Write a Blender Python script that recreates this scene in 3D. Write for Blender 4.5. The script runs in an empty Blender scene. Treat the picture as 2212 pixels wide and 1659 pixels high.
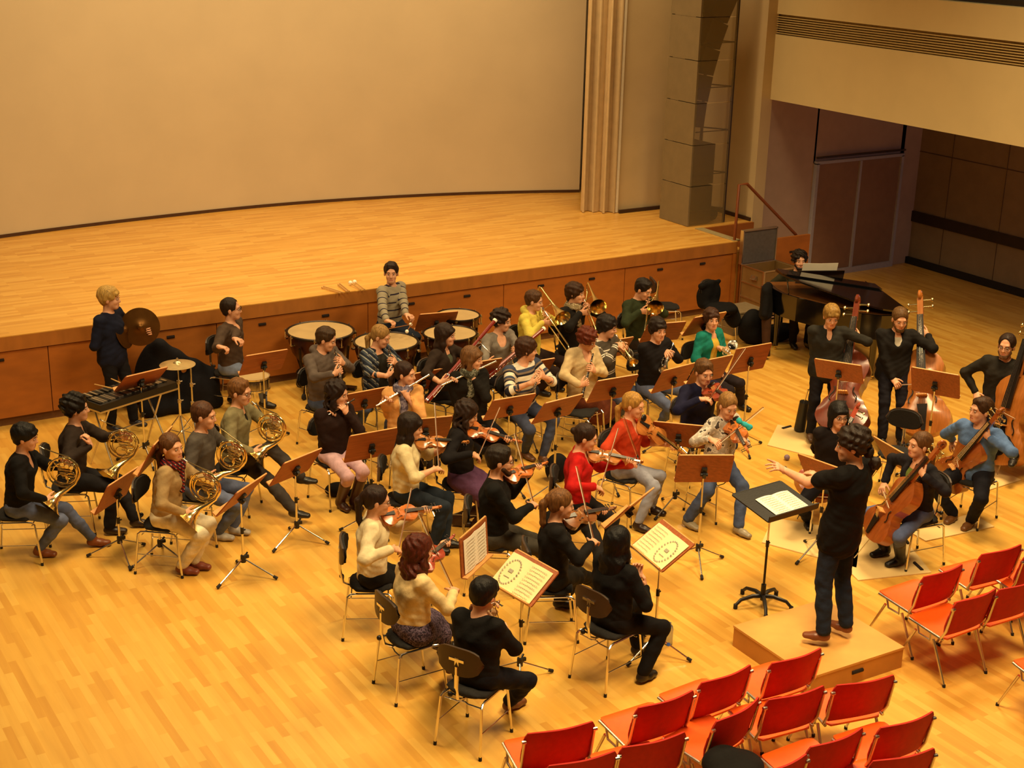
import bpy, math, random
import numpy as np
from mathutils import Vector, Matrix

# ------------------------------------------------------------------ camera
CAM_H = 6.2; FPX = 3078.076
YAW, TILT, ROLL = -0.55806597, 0.32935977, 0.02437858
cy, sy = math.cos(YAW), math.sin(YAW); ct, st = math.cos(TILT), math.sin(TILT); cr, sr = math.cos(ROLL), math.sin(ROLL)
WM = (np.array([[cr,-sr,0],[sr,cr,0],[0,0,1]]) @ np.array([[1,0,0],[0,ct,-st],[0,st,ct]])
      @ np.array([[1,0,0],[0,0,-1],[0,1,0]], float) @ np.array([[cy,sy,0],[-sy,cy,0],[0,0,1]]))
scene = bpy.context.scene
COL = scene.collection
cd = bpy.data.cameras.new('camera'); cam = bpy.data.objects.new('camera', cd); COL.objects.link(cam)
cd.sensor_width = 36.0; cd.lens = FPX*36.0/2212.0; cd.clip_end = 200
Rm = Matrix([list(WM[0]), list(-WM[1]), list(-WM[2])]).transposed()
cam.matrix_world = Matrix.Translation((0,0,CAM_H)) @ Rm.to_4x4()
scene.camera = cam

# ------------------------------------------------------------------ view, world, lights
vs = scene.view_settings
vs.view_transform = 'Standard'; vs.look = 'None'; vs.gamma = 1.0; vs.use_curve_mapping = False
vs.exposure = 0.0
world = bpy.data.worlds.new('world'); scene.world = world; world.use_nodes = True
bg = world.node_tree.nodes['Background']; bg.inputs[0].default_value = (1.0,0.68,0.38,1); bg.inputs[1].default_value = 0.055
def area(name, loc, aim, size, power, col, sizey=None, spread=math.pi):
    l = bpy.data.lights.new(name, 'AREA'); l.energy = power; l.color = col
    l.shape = 'RECTANGLE'; l.size = size; l.size_y = sizey or size; l.spread = spread
    o = bpy.data.objects.new(name, l); COL.objects.link(o); o.location = loc
    o.rotation_euler = (Vector(aim)-Vector(loc)).to_track_quat('-Z','Y').to_euler()
    return o
WARM = (1.0, 0.72, 0.365)
SP = math.radians(125)
area('hall_lamp', (6.5,6.2,9.0), (6.8,7.4,0), 2.6, 500, WARM, 2.6, SP)
area('hall_lamp', (12.6,10.3,9.2), (11.8,10.8,0), 2.2, 430, WARM, 2.2, math.radians(110))
area('hall_lamp', (3.0,12.0,8.6), (3.6,12.2,0), 2.4, 290, WARM, 2.4, SP)
area('stage_lamp', (8.6,19.0,7.6), (8.6,21.8,4.2), 9.0, 185, WARM, .6)
area('stage_lamp', (8.5,17.6,8.6), (8.5,18.6,1.1), 10.0, 350, WARM, 1.0, math.radians(130))
area('door_daylight', (19.0,12.2,2.4), (16.5,16.0,0.8), 1.2, 9, (0.50,0.62,1.0), 1.6)

# ------------------------------------------------------------------ placing on measured planes
def ray(x, y): return WM.T @ np.array([(x-1106)/FPX, (y-829.5)/FPX, 1.0])
def fl(x, y, z=0.0):
    d = ray(x, y); t = (z-CAM_H)/d[2]; return np.array([0,0,CAM_H]) + t*d
def V3(*a): return np.array(a, float)
UP = V3(0,0,1)
def nrm(v):
    v = np.array(v, float); n = np.linalg.norm(v); return v/n if n > 1e-9 else v
def frm(d, u):
    """frame whose x is d and whose z is as near u as possible; columns x,y,z"""
    x = nrm(d); y = nrm(np.cross(u, x)); z = np.cross(x, y); return np.stack([x,y,z],1)

# ------------------------------------------------------------------ materials
MATS = {}
def lin(c):
    return tuple((v/12.92 if v <= 0.04045 else ((v+0.055)/1.055)**2.4) for v in c)
def rgb(h): return lin(tuple(int(h[i:i+2],16)/255 for i in (0,2,4)))
def mat(key, col, rough=0.6, metal=0.0, noise=0.0, nscale=20.0, bump=0.0, bscale=60.0, coat=0.0, stretch=None, trans=0.0, spec=None, sheen=0.0, alpha=None):
    if key in MATS: return MATS[key]
    m = bpy.data.materials.new(key); m.use_nodes = True; nt = m.node_tree
    b = nt.nodes['Principled BSDF']
    c = rgb(col) if isinstance(col, str) else col
    b.inputs['Base Color'].default_value = (*c, 1); b.inputs['Roughness'].default_value = rough
    b.inputs['Metallic'].default_value = metal
    if coat: b.inputs['Coat Weight'].default_value = coat; b.inputs['Coat Roughness'].default_value = 0.12
    if trans: b.inputs['Transmission Weight'].default_value = trans
    if spec is not None: b.inputs['Specular IOR Level'].default_value = spec
    if alpha is not None: b.inputs['Alpha'].default_value = alpha
    if sheen: b.inputs['Sheen Weight'].default_value = sheen
    if noise or bump:
        tc = nt.nodes.new('ShaderNodeTexCoord'); mp = nt.nodes.new('ShaderNodeMapping')
        nt.links.new(tc.outputs['Object'], mp.inputs[0])
        if stretch: mp.inputs['Scale'].default_value = stretch
    if noise:
        n = nt.nodes.new('ShaderNodeTexNoise'); n.inputs['Scale'].default_value = nscale; n.inputs['Detail'].default_value = 4
        nt.links.new(mp.outputs[0], n.inputs['Vector'])
        r = nt.nodes.new('ShaderNodeValToRGB')
        r.color_ramp.elements[0].position = 0.3; r.color_ramp.elements[1].position = 0.7
        r.color_ramp.elements[0].color = (*[v*(1-noise) for v in c],1); r.color_ramp.elements[1].color = (*[min(1,v*(1+noise)) for v in c],1)
        nt.links.new(n.outputs[0], r.inputs[0]); nt.links.new(r.outputs[0], b.inputs['Base Color'])
    if bump:
        n = nt.nodes.new('ShaderNodeTexNoise'); n.inputs['Scale'].default_value = bscale; n.inputs['Detail'].default_value = 3
        nt.links.new(mp.outputs[0], n.inputs['Vector'])
        bp = nt.nodes.new('ShaderNodeBump'); bp.inputs['Strength'].default_value = bump; bp.inputs['Distance'].default_value = 0.01
        nt.links.new(n.outputs[0], bp.inputs['Height']); nt.links.new(bp.outputs[0], b.inputs['Normal'])
    MATS[key] = m; return m
def cloth(h, **k): return mat('cloth_'+h, h, rough=0.85, noise=0.18, nscale=14, bump=0.5, bscale=22, spec=0.2, **k)
def hairm(h): return mat('hair_'+h, h, rough=0.55, noise=0.45, nscale=9, bump=0.45, bscale=9, stretch=(9,9,1.2), spec=0.25)
def pattern(key, cols, kind, scale=1.0):
    """garment pattern: stripes along the stored garment length 's', or a plaid / print"""
    if key in MATS: return MATS[key]
    m = bpy.data.materials.new(key); m.use_nodes = True; nt = m.node_tree; b = nt.nodes['Principled BSDF']
    b.inputs['Roughness'].default_value = 0.85; b.inputs['Specular IOR Level'].default_value = 0.2
    r = nt.nodes.new('ShaderNodeValToRGB'); r.color_ramp.interpolation = 'CONSTANT'
    e = r.color_ramp.elements
    while len(e) < len(cols): e.new(0.5)
    for i, (p, c) in enumerate(cols): e[i].position = p; e[i].color = (*rgb(c),1)
    mm = nt.nodes.new('ShaderNodeMath'); mm.operation = 'FRACT'
    if kind == 'stripe':
        a = nt.nodes.new('ShaderNodeAttribute'); a.attribute_name = 's'
        mu = nt.nodes.new('ShaderNodeMath'); mu.operation = 'MULTIPLY'; mu.inputs[1].default_value = scale
        nt.links.new(a.outputs['Fac'], mu.inputs[0]); nt.links.new(mu.outputs[0], mm.inputs[0]); nt.links.new(mm.outputs[0], r.inputs[0])
    elif kind == 'check':
        tc = nt.nodes.new('ShaderNodeTexCoord'); sx = nt.nodes.new('ShaderNodeSeparateXYZ'); nt.links.new(tc.outputs['Object'], sx.inputs[0])
        outs = []
        for ax in (0,2):
            mu = nt.nodes.new('ShaderNodeMath'); mu.operation = 'MULTIPLY'; mu.inputs[1].default_value = scale
            fr = nt.nodes.new('ShaderNodeMath'); fr.operation = 'FRACT'
            nt.links.new(sx.outputs[ax], mu.inputs[0]); nt.links.new(mu.outputs[0], fr.inputs[0]); outs.append(fr)
        ad = nt.nodes.new('ShaderNodeMath'); ad.operation = 'ADD'
        nt.links.new(outs[0].outputs[0], ad.inputs[0]); nt.links.new(outs[1].outputs[0], ad.inputs[1])
        hf = nt.nodes.new('ShaderNodeMath'); hf.operation = 'MULTIPLY'; hf.inputs[1].default_value = 0.5
        nt.links.new(ad.outputs[0], hf.inputs[0]); nt.links.new(hf.outputs[0], r.inputs[0])
    else:
        tc = nt.nodes.new('ShaderNodeTexCoord'); n = nt.nodes.new('ShaderNodeTexNoise'); n.inputs['Scale'].default_value = scale
        nt.links.new(tc.outputs['Object'], n.inputs['Vector']); nt.links.new(n.outputs[0], r.inputs[0])
    nt.links.new(r.outputs[0], b.inputs['Base Color'])
    MATS[key] = m; return m
def boards(key, c1, c2, dark, bw, bl, along, rough=0.3, var=1.0, coat=0.15, bands=0.0):
    """strip parquet in world metres; boards run along axis 'x' or 'y'"""
    m = bpy.data.materials.new(key); m.use_nodes = True; nt = m.node_tree; b = nt.nodes['Principled BSDF']
    tc = nt.nodes.new('ShaderNodeTexCoord'); mp = nt.nodes.new('ShaderNodeMapping')
    nt.links.new(tc.outputs['Object'], mp.inputs[0])
    if along == 'y': mp.inputs['Rotation'].default_value = (0,0,math.pi/2)
    br = nt.nodes.new('ShaderNodeTexBrick'); nt.links.new(mp.outputs[0], br.inputs['Vector'])
    br.inputs['Scale'].default_value = 1.0; br.inputs['Brick Width'].default_value = bl; br.inputs['Row Height'].default_value = bw
    br.inputs['Mortar Size'].default_value = 0.0012; br.inputs['Mortar Smooth'].default_value = 0.3
    br.inputs['Color1'].default_value = (0,0,0,1); br.inputs['Color2'].default_value = (1,1,1,1); br.inputs['Mortar'].default_value = (0.35,0.35,0.35,1)
    br.offset = 0.37; br.offset_frequency = 2; br.inputs['Bias'].default_value = 0.0
    r = nt.nodes.new('ShaderNodeValToRGB'); e = r.color_ramp.elements
    e[0].color = (*rgb(c1),1); e[1].color = (*rgb(c2),1); x = e.new(0.12); x.color = (*rgb(dark),1)
    x.position = 0.10; e[0].position = 0.0
    e[0].color = (*rgb(dark),1); e[1].color = (*rgb(c1),1); e[1].position = 0.3; e[2].color = (*rgb(c2),1); e[2].position = 1.0
    nt.links.new(br.outputs[0], r.inputs[0])
    n = nt.nodes.new('ShaderNodeTexNoise'); n.inputs['Scale'].default_value = 1.0; n.inputs['Detail'].default_value = 3
    mp2 = nt.nodes.new('ShaderNodeMapping'); mp2.inputs['Scale'].default_value = (1.2,14,1) ; nt.links.new(mp.outputs[0], mp2.inputs[0])
    nt.links.new(mp2.outputs[0], n.inputs['Vector'])
    mx = nt.nodes.new('ShaderNodeMix'); mx.data_type = 'RGBA'; mx.blend_type = 'MULTIPLY'; mx.inputs[0].default_value = 0.5*var
    r2 = nt.nodes.new('ShaderNodeValToRGB'); r2.color_ramp.elements[0].position = 0.3; r2.color_ramp.elements[1].position = 0.75
    r2.color_ramp.elements[0].color = (0.62,0.52,0.42,1); r2.color_ramp.elements[1].color = (1,1,1,1)
    nt.links.new(n.outputs[0], r2.inputs[0]); nt.links.new(r.outputs[0], mx.inputs[6]); nt.links.new(r2.outputs[0], mx.inputs[7])
    nt.links.new(mx.outputs[2], b.inputs['Base Color'])
    b.inputs['Roughness'].default_value = rough; b.inputs['Coat Weight'].default_value = coat; b.inputs['Coat Roughness'].default_value = 0.25
    MATS[key] = m; return m

M_SKIN = mat('skin', 'd9a07c', rough=0.55, noise=0.08, nscale=30)
M_SKIN2 = mat('skin_pale', 'e2b292', rough=0.55, noise=0.08, nscale=30)
M_LIP = mat('lips', 'bc7260', rough=0.5)
M_EYEW = mat('eye_white', 'b8a898', rough=0.3); M_IRIS = mat('iris', '20140c', rough=0.2)
M_CHROME = mat('chrome', (0.80,0.78,0.72), rough=0.18, metal=1.0)
M_STEEL = mat('brushed_steel', (0.62,0.58,0.50), rough=0.32, metal=1.0, bump=0.1, bscale=80)
M_BLACK = mat('black_plastic', '141210', rough=0.45, bump=0.15, bscale=90)
M_BFAB = mat('black_fabric', '15120f', rough=0.9, noise=0.3, nscale=40, bump=0.4, bscale=60)
M_BRASS = mat('brass', (0.93,0.76,0.36), rough=0.18, metal=1.0, noise=0.06, nscale=12)
M_SILVER = mat('silver', (0.86,0.84,0.80), rough=0.2, metal=1.0, noise=0.05, nscale=14)
M_DESK = mat('desk_wood', '9a5122', rough=0.5, noise=0.22, nscale=6, stretch=(1,8,8), bump=0.1, bscale=20)
M_DESKEDGE = mat('desk_edge_wood', 'd79a58', rough=0.5, noise=0.15, nscale=10)
M_PAPER = mat('paper', 'f6f0dc', rough=0.8, noise=0.03, nscale=8)
M_OLDPAPER = mat('cream_paper', 'efe0a8', rough=0.8, noise=0.06, nscale=8)
M_INK = mat('ink', 'a49c88', rough=0.9)
M_EBONY = mat('ebony', '17110d', rough=0.35, noise=0.2, nscale=30)
M_RUBBER = mat('rubber', '1a1613', rough=0.8, noise=0.1)
M_REDSHELL = mat('red_shell', 'fa5e08', rough=0.5, noise=0.06, nscale=25, bump=0.15, bscale=300)
M_DARKRED = mat('dark_red_back', 'b81e08', rough=0.8, noise=0.08, nscale=25, bump=0.2, bscale=200)  # backrest shells of the row chairs, a deeper red than their seats

# ------------------------------------------------------------------ mesh helpers
class MB:
    def __init__(s): s.v=[]; s.f=[]; s.m=[]; s.n=0
    def add(s, V, Fc, mi=0):
        V = np.asarray(V, float); o = s.n; s.v.append(V); s.n += len(V)
        for f in Fc: s.f.append([i+o for i in f]); s.m.append(mi)
        return s
    def box(s, c, size, R=None, mi=0):
        h = np.array(size, float)/2
        P = np.array([[x,y,z] for x in (-1,1) for y in (-1,1) for z in (-1,1)])*h
        if R is not None: P = P @ np.asarray(R).T
        return s.add(P+np.array(c,float), [(0,1,3,2),(4,6,7,5),(0,4,5,1),(2,3,7,6),(0,2,6,4),(1,5,7,3)], mi)
    def tube(s, pts, r, n=8, cap=True, mi=0, flat=None):
        P = [np.array(p,float) for p in pts]; N = len(P)
        rr = r if hasattr(r,'__len__') else [r]*N
        T = []
        for i in range(N):
            a = P[max(0,i-1)]; b = P[min(N-1,i+1)]; T.append(nrm(b-a))
        u = np.cross(T[0], UP); 
        if np.linalg.norm(u) < 0.05: u = np.cross(T[0], V3(1,0,0))
        u = nrm(u); V = []
        for i in range(N):
            u = u - T[i]*np.dot(u,T[i]); u = nrm(u); w = np.cross(T[i], u)
            for k in range(n):
                a = 2*math.pi*k/n; q = (u*math.cos(a)+w*math.sin(a))*rr[i]
                V.append(P[i]+q)
        Fc = [(i*n+k, i*n+(k+1)%n, (i+1)*n+(k+1)%n, (i+1)*n+k) for i in range(N-1) for k in range(n)]
        if cap: Fc += [tuple(range(n-1,-1,-1)), tuple((N-1)*n+k for k in range(n))]
        return s.add(V, Fc, mi)
    def cyl(s, a, b, r, n=12, mi=0, r2=None): return s.tube([a,b],[r, r if r2 is None else r2], n, True, mi)
    def lathe(s, prof, o=(0,0,0), ax=(0,0,1), n=24, mi=0, sx=1.0):
        Z = nrm(ax); X = nrm(np.cross(Z, V3(0,1,0.01))); Y = np.cross(Z,X); V=[]; o=np.array(o,float)
        for r,z in prof:
            for k in range(n):
                a = 2*math.pi*k/n; V.append(o+Z*z+(X*math.cos(a)*sx+Y*math.sin(a))*r)
        N=len(prof)
        Fc = [(i*n+k, i*n+(k+1)%n, (i+1)*n+(k+1)%n, (i+1)*n+k) for i in range(N-1) for k in range(n)]
        if prof[0][0]>1e-4: Fc.append(tuple(range(n-1,-1,-1)))
        if prof[-1][0]>1e-4: Fc.append(tuple((N-1)*n+k for k in range(n)))
        return s.add(V, Fc, mi)
    def ell(s, c, r, R=None, n=12, m=8, mi=0):
        V=[];c=np.array(c,float)
        for i in range(m+1):
            t=math.pi*i/m
            for k in range(n):
                a=2*math.pi*k/n; V.append([math.sin(t)*math.cos(a),math.sin(t)*math.sin(a),math.cos(t)])
        V=np.array(V)*np.array(r)
        if R is not None: V=V@np.asarray(R).T
        return s.add(V+c,[(i*n+k,(i+1)*n+k,(i+1)*n+(k+1)%n,i*n+(k+1)%n) for i in range(m) for k in range(n)],mi)
    def grid(s, G, th=0.0, mi=0, closed=False):
        """G: array (a,b,3) of points; th: thickness vectors scalar along local normal"""
        a,b,_ = G.shape; du = np.gradient(G,axis=0); dv = np.gradient(G,axis=1); nn = np.cross(du,dv); nn /= (np.linalg.norm(nn,axis=2,keepdims=True)+1e-9)
        A = (G+nn*th/2).reshape(-1,3); B = (G-nn*th/2).reshape(-1,3); o=a*b
        Fc=[]
        for i in range(a-1):
            for j in range(b-1):
                q=(i*b+j,(i+1)*b+j,(i+1)*b+j+1,i*b+j+1); Fc.append(q); Fc.append(tuple(x+o for x in reversed(q)))
        def rim(ix):
            for p,q in zip(ix[:-1],ix[1:]): Fc.append((p,q,q+o,p+o))
        rim([j for j in range(b)]); rim([(a-1)*b+j for j in range(b)][::-1]); rim([i*b for i in range(a)][::-1]); rim([i*b+b-1 for i in range(a)])
        return s.add(np.concatenate([A,B]),Fc,mi)
    def prism(s, poly, z0, z1, mi=0):
        n=len(poly); V=[(x,y,z0) for x,y in poly]+[(x,y,z1) for x,y in poly]
        return s.add(V,[tuple(range(n-1,-1,-1)),tuple(range(n,2*n))]+[(i,(i+1)%n,(i+1)%n+n,i+n) for i in range(n)],mi)
    def xf(s, R, t):
        s.v=[v@np.asarray(R).T+np.asarray(t) for v in s.v]; return s
    def mesh(s, name, mats, smooth=True, recalc=True):
        me = bpy.data.meshes.new(name)
        me.from_pydata([tuple(p) for v in s.v for p in v.tolist()], [], s.f)
        for m in (mats if isinstance(mats,(list,tuple)) else [mats]): me.materials.append(m)
        if any(s.m): me.polygons.foreach_set('material_index', s.m)
        if recalc:
            import bmesh
            bm=bmesh.new(); bm.from_mesh(me); bmesh.ops.recalc_face_normals(bm, faces=bm.faces); bm.to_mesh(me); bm.free()
        if smooth:
            me.polygons.foreach_set('use_smooth',[True]*len(me.polygons))
            try: me.set_sharp_from_angle(angle=math.radians(38))
            except Exception: pass
        me.update(); return me
    def build(s, name, mats, parent=None, smooth=True):
        o = bpy.data.objects.new(name, s.mesh(name, mats, smooth)); COL.objects.link(o)
        if parent is not None: o.parent = parent
        return o
def tag(o, label=None, cat=None, group=None, kind=None):
    if label: o['label'] = label
    if cat: o['category'] = cat
    if group: o['group'] = group
    if kind: o['kind'] = kind
    return o
def empty(name, loc, rz=0.0):
    o = bpy.data.objects.new(name, None); COL.objects.link(o); o.location = tuple(loc); o.rotation_euler = (0,0,rz); o.empty_display_size=0.1
    return o
def setmat(o, R, t):
    o.matrix_world = Matrix.Translation(tuple(t)) @ Matrix(np.asarray(R).tolist()).to_4x4()
def copy_tree(o, parent=None):
    c = o.copy(); COL.objects.link(c)
    if parent is not None: c.parent = parent; c.matrix_parent_inverse = o.matrix_parent_inverse.copy()
    for ch in list(o.children): copy_tree(ch, c)
    return c
PROTO = {}
def inst(key, maker):
    """first call builds the thing, later calls copy it with all its parts"""
    if key not in PROTO:
        PROTO[key] = maker(); return PROTO[key]
    c = copy_tree(PROTO[key])
    for k in ('label','group'):
        if k in c.keys(): del c[k]
    return c

# ------------------------------------------------------------------ smooth solids (distance field -> quads)
def smin(a,b,k):
    if k <= 0: return np.minimum(a,b)
    h = np.maximum(k-np.abs(a-b),0)/k
    return np.minimum(a,b)-h*h*k*0.25
class SDF:
    def __init__(s): s.p=[]
    def cap(s,a,b,ra,rb=None,k=0.02,w=None,fw=1.0,fw2=None,sub=False):
        """tapered capsule; w: axis along which it is fw times wider"""
        s.p.append(('c',np.array(a,float),np.array(b,float),ra,ra if rb is None else rb,k,None if w is None else nrm(w),fw,fw if fw2 is None else fw2,sub)); return s
    def ell(s,c,r,R=None,k=0.02,sub=False):
        s.p.append(('e',np.array(c,float),np.array(r,float),np.eye(3) if R is None else np.array(R,float),k,sub)); return s
    def bounds(s):
        lo=np.full(3,1e9); hi=-lo
        for q in s.p:
            if q[-1]: continue
            a,b=s.box(q); lo=np.minimum(lo,a); hi=np.maximum(hi,b)
        return lo,hi
    def box(s,q):
        if q[0]=='c':
            r=max(q[3]*max(1,q[7]),q[4]*max(1,q[8])); return np.minimum(q[1],q[2])-r,np.maximum(q[1],q[2])+r
        e=np.sqrt(((q[3]*q[2])**2).sum(1)); return q[1]-e,q[1]+e
    def ev(s,q,X,Y,Z):
        if q[0]=='c':
            a,b,ra,rb,w,f1,f2=q[1],q[2],q[3],q[4],q[6],q[7],q[8]
            d=b-a; L=max(d@d,1e-9)
            px,py,pz=X-a[0],Y-a[1],Z-a[2]
            t=np.clip((px*d[0]+py*d[1]+pz*d[2])/L,0,1)
            px=px-t*d[0]; py=py-t*d[1]; pz=pz-t*d[2]
            r=ra+(rb-ra)*t
            l2=px*px+py*py+pz*pz
            if w is not None:
                dw=px*w[0]+py*w[1]+pz*w[2]; f=f1+(f2-f1)*t
                l2=np.maximum(l2-dw*dw,0)+(dw/f)**2
            return np.sqrt(l2)-r
        R=q[3]; r=q[2]
        px,py,pz=X-q[1][0],Y-q[1][1],Z-q[1][2]
        u=[(px*R[0,i]+py*R[1,i]+pz*R[2,i]) for i in range(3)]
        k0=np.sqrt(sum((u[i]/r[i])**2 for i in range(3))); k1=np.sqrt(sum((u[i]/r[i]**2)**2 for i in range(3)))+1e-9
        return k0*(k0-1)/k1
    def mesh(s,h,noise=None):
        lo,hi=s.bounds(); lo=lo-3*h-0.01; n=(np.ceil((hi+3*h+0.01-lo)/h)).astype(int)+1
        D=np.full(n,0.2,np.float32)
        ax=[(lo[i]+np.arange(n[i])*h).astype(np.float32) for i in range(3)]
        for q in s.p:
            a,b=s.box(q); m=0.03
            i0=np.clip(((a-m-lo)/h).astype(int),0,n-1); i1=np.clip(((b+m-lo)/h).astype(int)+2,1,n)
            sl=tuple(slice(i0[i],i1[i]) for i in range(3))
            X=ax[0][sl[0]][:,None,None]; Y=ax[1][sl[1]][None,:,None]; Z=ax[2][sl[2]][None,None,:]
            d=s.ev(q,X,Y,Z).astype(np.float32)
            k=q[5] if q[0]=='c' else q[4]
            D[sl] = -smin(-D[sl],d,k) if q[-1] else smin(D[sl],d,k)
        if noise is not None:
            X=ax[0][:,None,None]; Y=ax[1][None,:,None]; Z=ax[2][None,None,:]
            D=D+noise(X,Y,Z).astype(np.float32)
        return nets(D,lo,h)
def nets(D,lo,h):
    S=D<0; nx,ny,nz=S.shape
    c=np.zeros((nx-1,ny-1,nz-1),np.uint8)
    for i in (0,1):
        for j in (0,1):
            for k in (0,1): c+=S[i:nx-1+i,j:ny-1+j,k:nz-1+k]
    I,J,K=np.nonzero((c>0)&(c<8)); idx=np.full(c.shape,-1,np.int32); idx[I,J,K]=np.arange(len(I))
    cor=[(i,j,k) for i in (0,1) for j in (0,1) for k in (0,1)]
    val={q:D[I+q[0],J+q[1],K+q[2]] for q in cor}
    acc=np.zeros((len(I),3)); cnt=np.zeros(len(I))
    for q in cor:
        for a in range(3):
            if q[a]==0:
                r=list(q); r[a]=1; r=tuple(r); va,vb=val[q],val[r]; m=(va<0)!=(vb<0)
                t=np.where(m,va/np.where(m,va-vb,1),0)
                P=np.tile(np.array(q,float),(len(I),1)); P[:,a]+=t
                acc+=P*m[:,None]; cnt+=m
    Vt=np.stack([I,J,K],1)+acc/cnt[:,None]; Vt=lo+Vt*h
    Q=[]
    for a in range(3):
        sa=[slice(None)]*3; sb=[slice(None)]*3; sa[a]=slice(0,-1); sb[a]=slice(1,None)
        A=S[tuple(sa)]; B=S[tuple(sb)]; e=np.nonzero(A!=B); inn=A[e]
        e=np.stack(e,1); b,cc=(a+1)%3,(a+2)%3
        ok=(e[:,b]>0)&(e[:,cc]>0)&(e[:,b]<S.shape[b]-1)&(e[:,cc]<S.shape[cc]-1); e=e[ok]; inn=inn[ok]
        def g(db,dc):
            f=e.copy(); f[:,b]-=db; f[:,cc]-=dc; return idx[f[:,0],f[:,1],f[:,2]]
        q=np.stack([g(1,1),g(0,1),g(0,0),g(1,0)],1); q[~inn]=q[~inn][:,::-1]; Q.append(q)
    return Vt.astype(np.float32),np.concatenate(Q).astype(np.int32)
def smooth_v(V,Q,it=1,lam=0.5):
    for _ in range(it):
        acc=np.zeros_like(V,dtype=np.float64); cnt=np.zeros(len(V))
        for i in range(4):
            for j in (1,3):
                np.add.at(acc,Q[:,i],V[Q[:,(i+j)%4]]); np.add.at(cnt,Q[:,i],1)
        V=V+lam*(acc/np.maximum(cnt,1)[:,None]-V)
    return V.astype(np.float32)
def qmesh(name,V,Q,mats,mi=None,attr=None):
    me=bpy.data.meshes.new(name); me.vertices.add(len(V)); me.vertices.foreach_set('co',V.ravel())
    me.loops.add(len(Q)*4); me.loops.foreach_set('vertex_index',Q.ravel())
    me.polygons.add(len(Q)); me.polygons.foreach_set('loop_start',np.arange(0,len(Q)*4,4,dtype=np.int32))
    me.polygons.foreach_set('use_smooth',np.ones(len(Q),bool))
    for m in mats: me.materials.append(m)
    if mi is not None: me.polygons.foreach_set('material_index',mi.astype(np.int32))
    if attr is not None:
        a=me.attributes.new('s','FLOAT','POINT'); a.data.foreach_set('value',attr.astype(np.float32))
    me.update(calc_edges=True); me.validate(); return me
# ------------------------------------------------------------------ people
def ik(S,T,l1,l2,hint):
    S=np.array(S,float); T=np.array(T,float)
    d=T-S; L=np.linalg.norm(d); dn=nrm(d); L=min(max(L,abs(l1-l2)+0.02),(l1+l2)*0.995)
    a=(l1*l1-l2*l2+L*L)/(2*L); h=math.sqrt(max(l1*l1-a*a,0)); hp=hint-dn*np.dot(hint,dn)
    return S+dn*a+nrm(hp)*h, S+dn*L
def rotto(a,b,ang):
    """turn unit a toward unit b (perpendicular) by ang"""
    return a*math.cos(ang)+b*math.sin(ang)
def hand_sdf(s,W,hd,pn,side,curl=0.6,thumb=0.5,sc=1.0,extra=0.0):
    hd=nrm(hd); pn=nrm(pn-hd*np.dot(pn,hd)); th=np.cross(hd,pn)*(1 if side=='R' else -1)
    s.cap(W-hd*0.01,W+hd*0.035*sc,0.024*sc,0.019*sc,0.015,th,1.0,1.7)
    s.cap(W+hd*0.03*sc,W+hd*0.078*sc,0.0155*sc,0.0135*sc,0.01,th,2.1,2.7)
    for i,(o,ls) in enumerate(((0.031,0.93),(0.0105,1.06),(-0.0105,1.0),(-0.031,0.80))):
        c=curl[i] if hasattr(curl,'__len__') else curl
        P=W+(hd*0.078+th*o)*sc; d=rotto(hd,th,o*5)
        for l,ca,r in ((0.043,c*0.8,0.0092),(0.027,c*1.1,0.0085),(0.021,c*0.8,0.0078)):
            n=pn; 
            d2=rotto(d,n-d*np.dot(n,d),ca) if ca else d
            d2=nrm(d2); pn_=nrm(n-d2*np.dot(n,d2)); Q=P+d2*l*ls*sc
            s.cap(P,Q,r*sc,r*0.93*sc,0.004); P=Q; d=d2
            pn=nrm(pn-d2*np.dot(pn,d2)) if abs(np.dot(pn,d2))<0.98 else -hd
        pn=nrm(np.cross(th,hd)*(1 if side=='R' else -1)); 
    P=W+(hd*0.022+th*0.024)*sc; d=nrm(hd*0.75+th*0.75+pn*0.25)
    for l,r in ((0.040,0.0125),(0.032,0.0105),(0.024,0.009)):
        Q=P+d*l*sc; s.cap(P,Q,r*sc,r*0.9*sc,0.006); P=Q; d=nrm(d+hd*0.25*thumb-th*0.25*thumb+pn*0.35*thumb)
EYE=None
def facial(parent,c,R,sc,hair,smile,glasses,org,beard=None):
    global EYE
    if EYE is None:
        e=MB().ell((0,0,0),(0.0115,0.0115,0.0072),n=12,m=8); e.ell((0,0.0060,0.0),(0.0066,0.0062,0.0062),n=10,m=6,mi=1); EYE=e.mesh('eye',[M_EYEW,M_IRIS])
    for sx in (-1,1):
        o=bpy.data.objects.new('eye',EYE); COL.objects.link(o); o.parent=parent
        setmat(o,R*sc,c-org+R@V3(sx*0.031,0.0835,0.004)*sc)
        b=MB().tube([R@V3(sx*x,y,z)*sc for x,y,z in ((0.014,0.0975,0.024),(0.03,0.097,0.029),(0.05,0.080,0.022))],[0.0022,0.0028,0.0018],5)
        b.xf(np.eye(3),c-org); b.build('eyebrow',hairm(hair),parent)
    if glasses:
        g=MB()
        for sx in (-1,1):
            pts=[R@V3(sx*0.033+0.024*math.cos(a),0.1045-0.004*abs(math.cos(a)),0.004+0.017*math.sin(a))*sc for a in [i*math.pi/6 for i in range(13)]]
            g.tube(pts,0.0022,5,False)
            g.tube([R@V3(sx*0.057,0.100,0.008)*sc,R@V3(sx*0.080,0.0,0.006)*sc],0.0018,5)
        g.tube([R@V3(-0.009,0.104,0.008)*sc,R@V3(0.009,0.104,0.008)*sc],0.002,5)
        g.xf(np.eye(3),c-org); tag(g.build('glasses',M_BLACK,parent),'dark rimmed glasses')
LABELS_WHO={}
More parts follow.
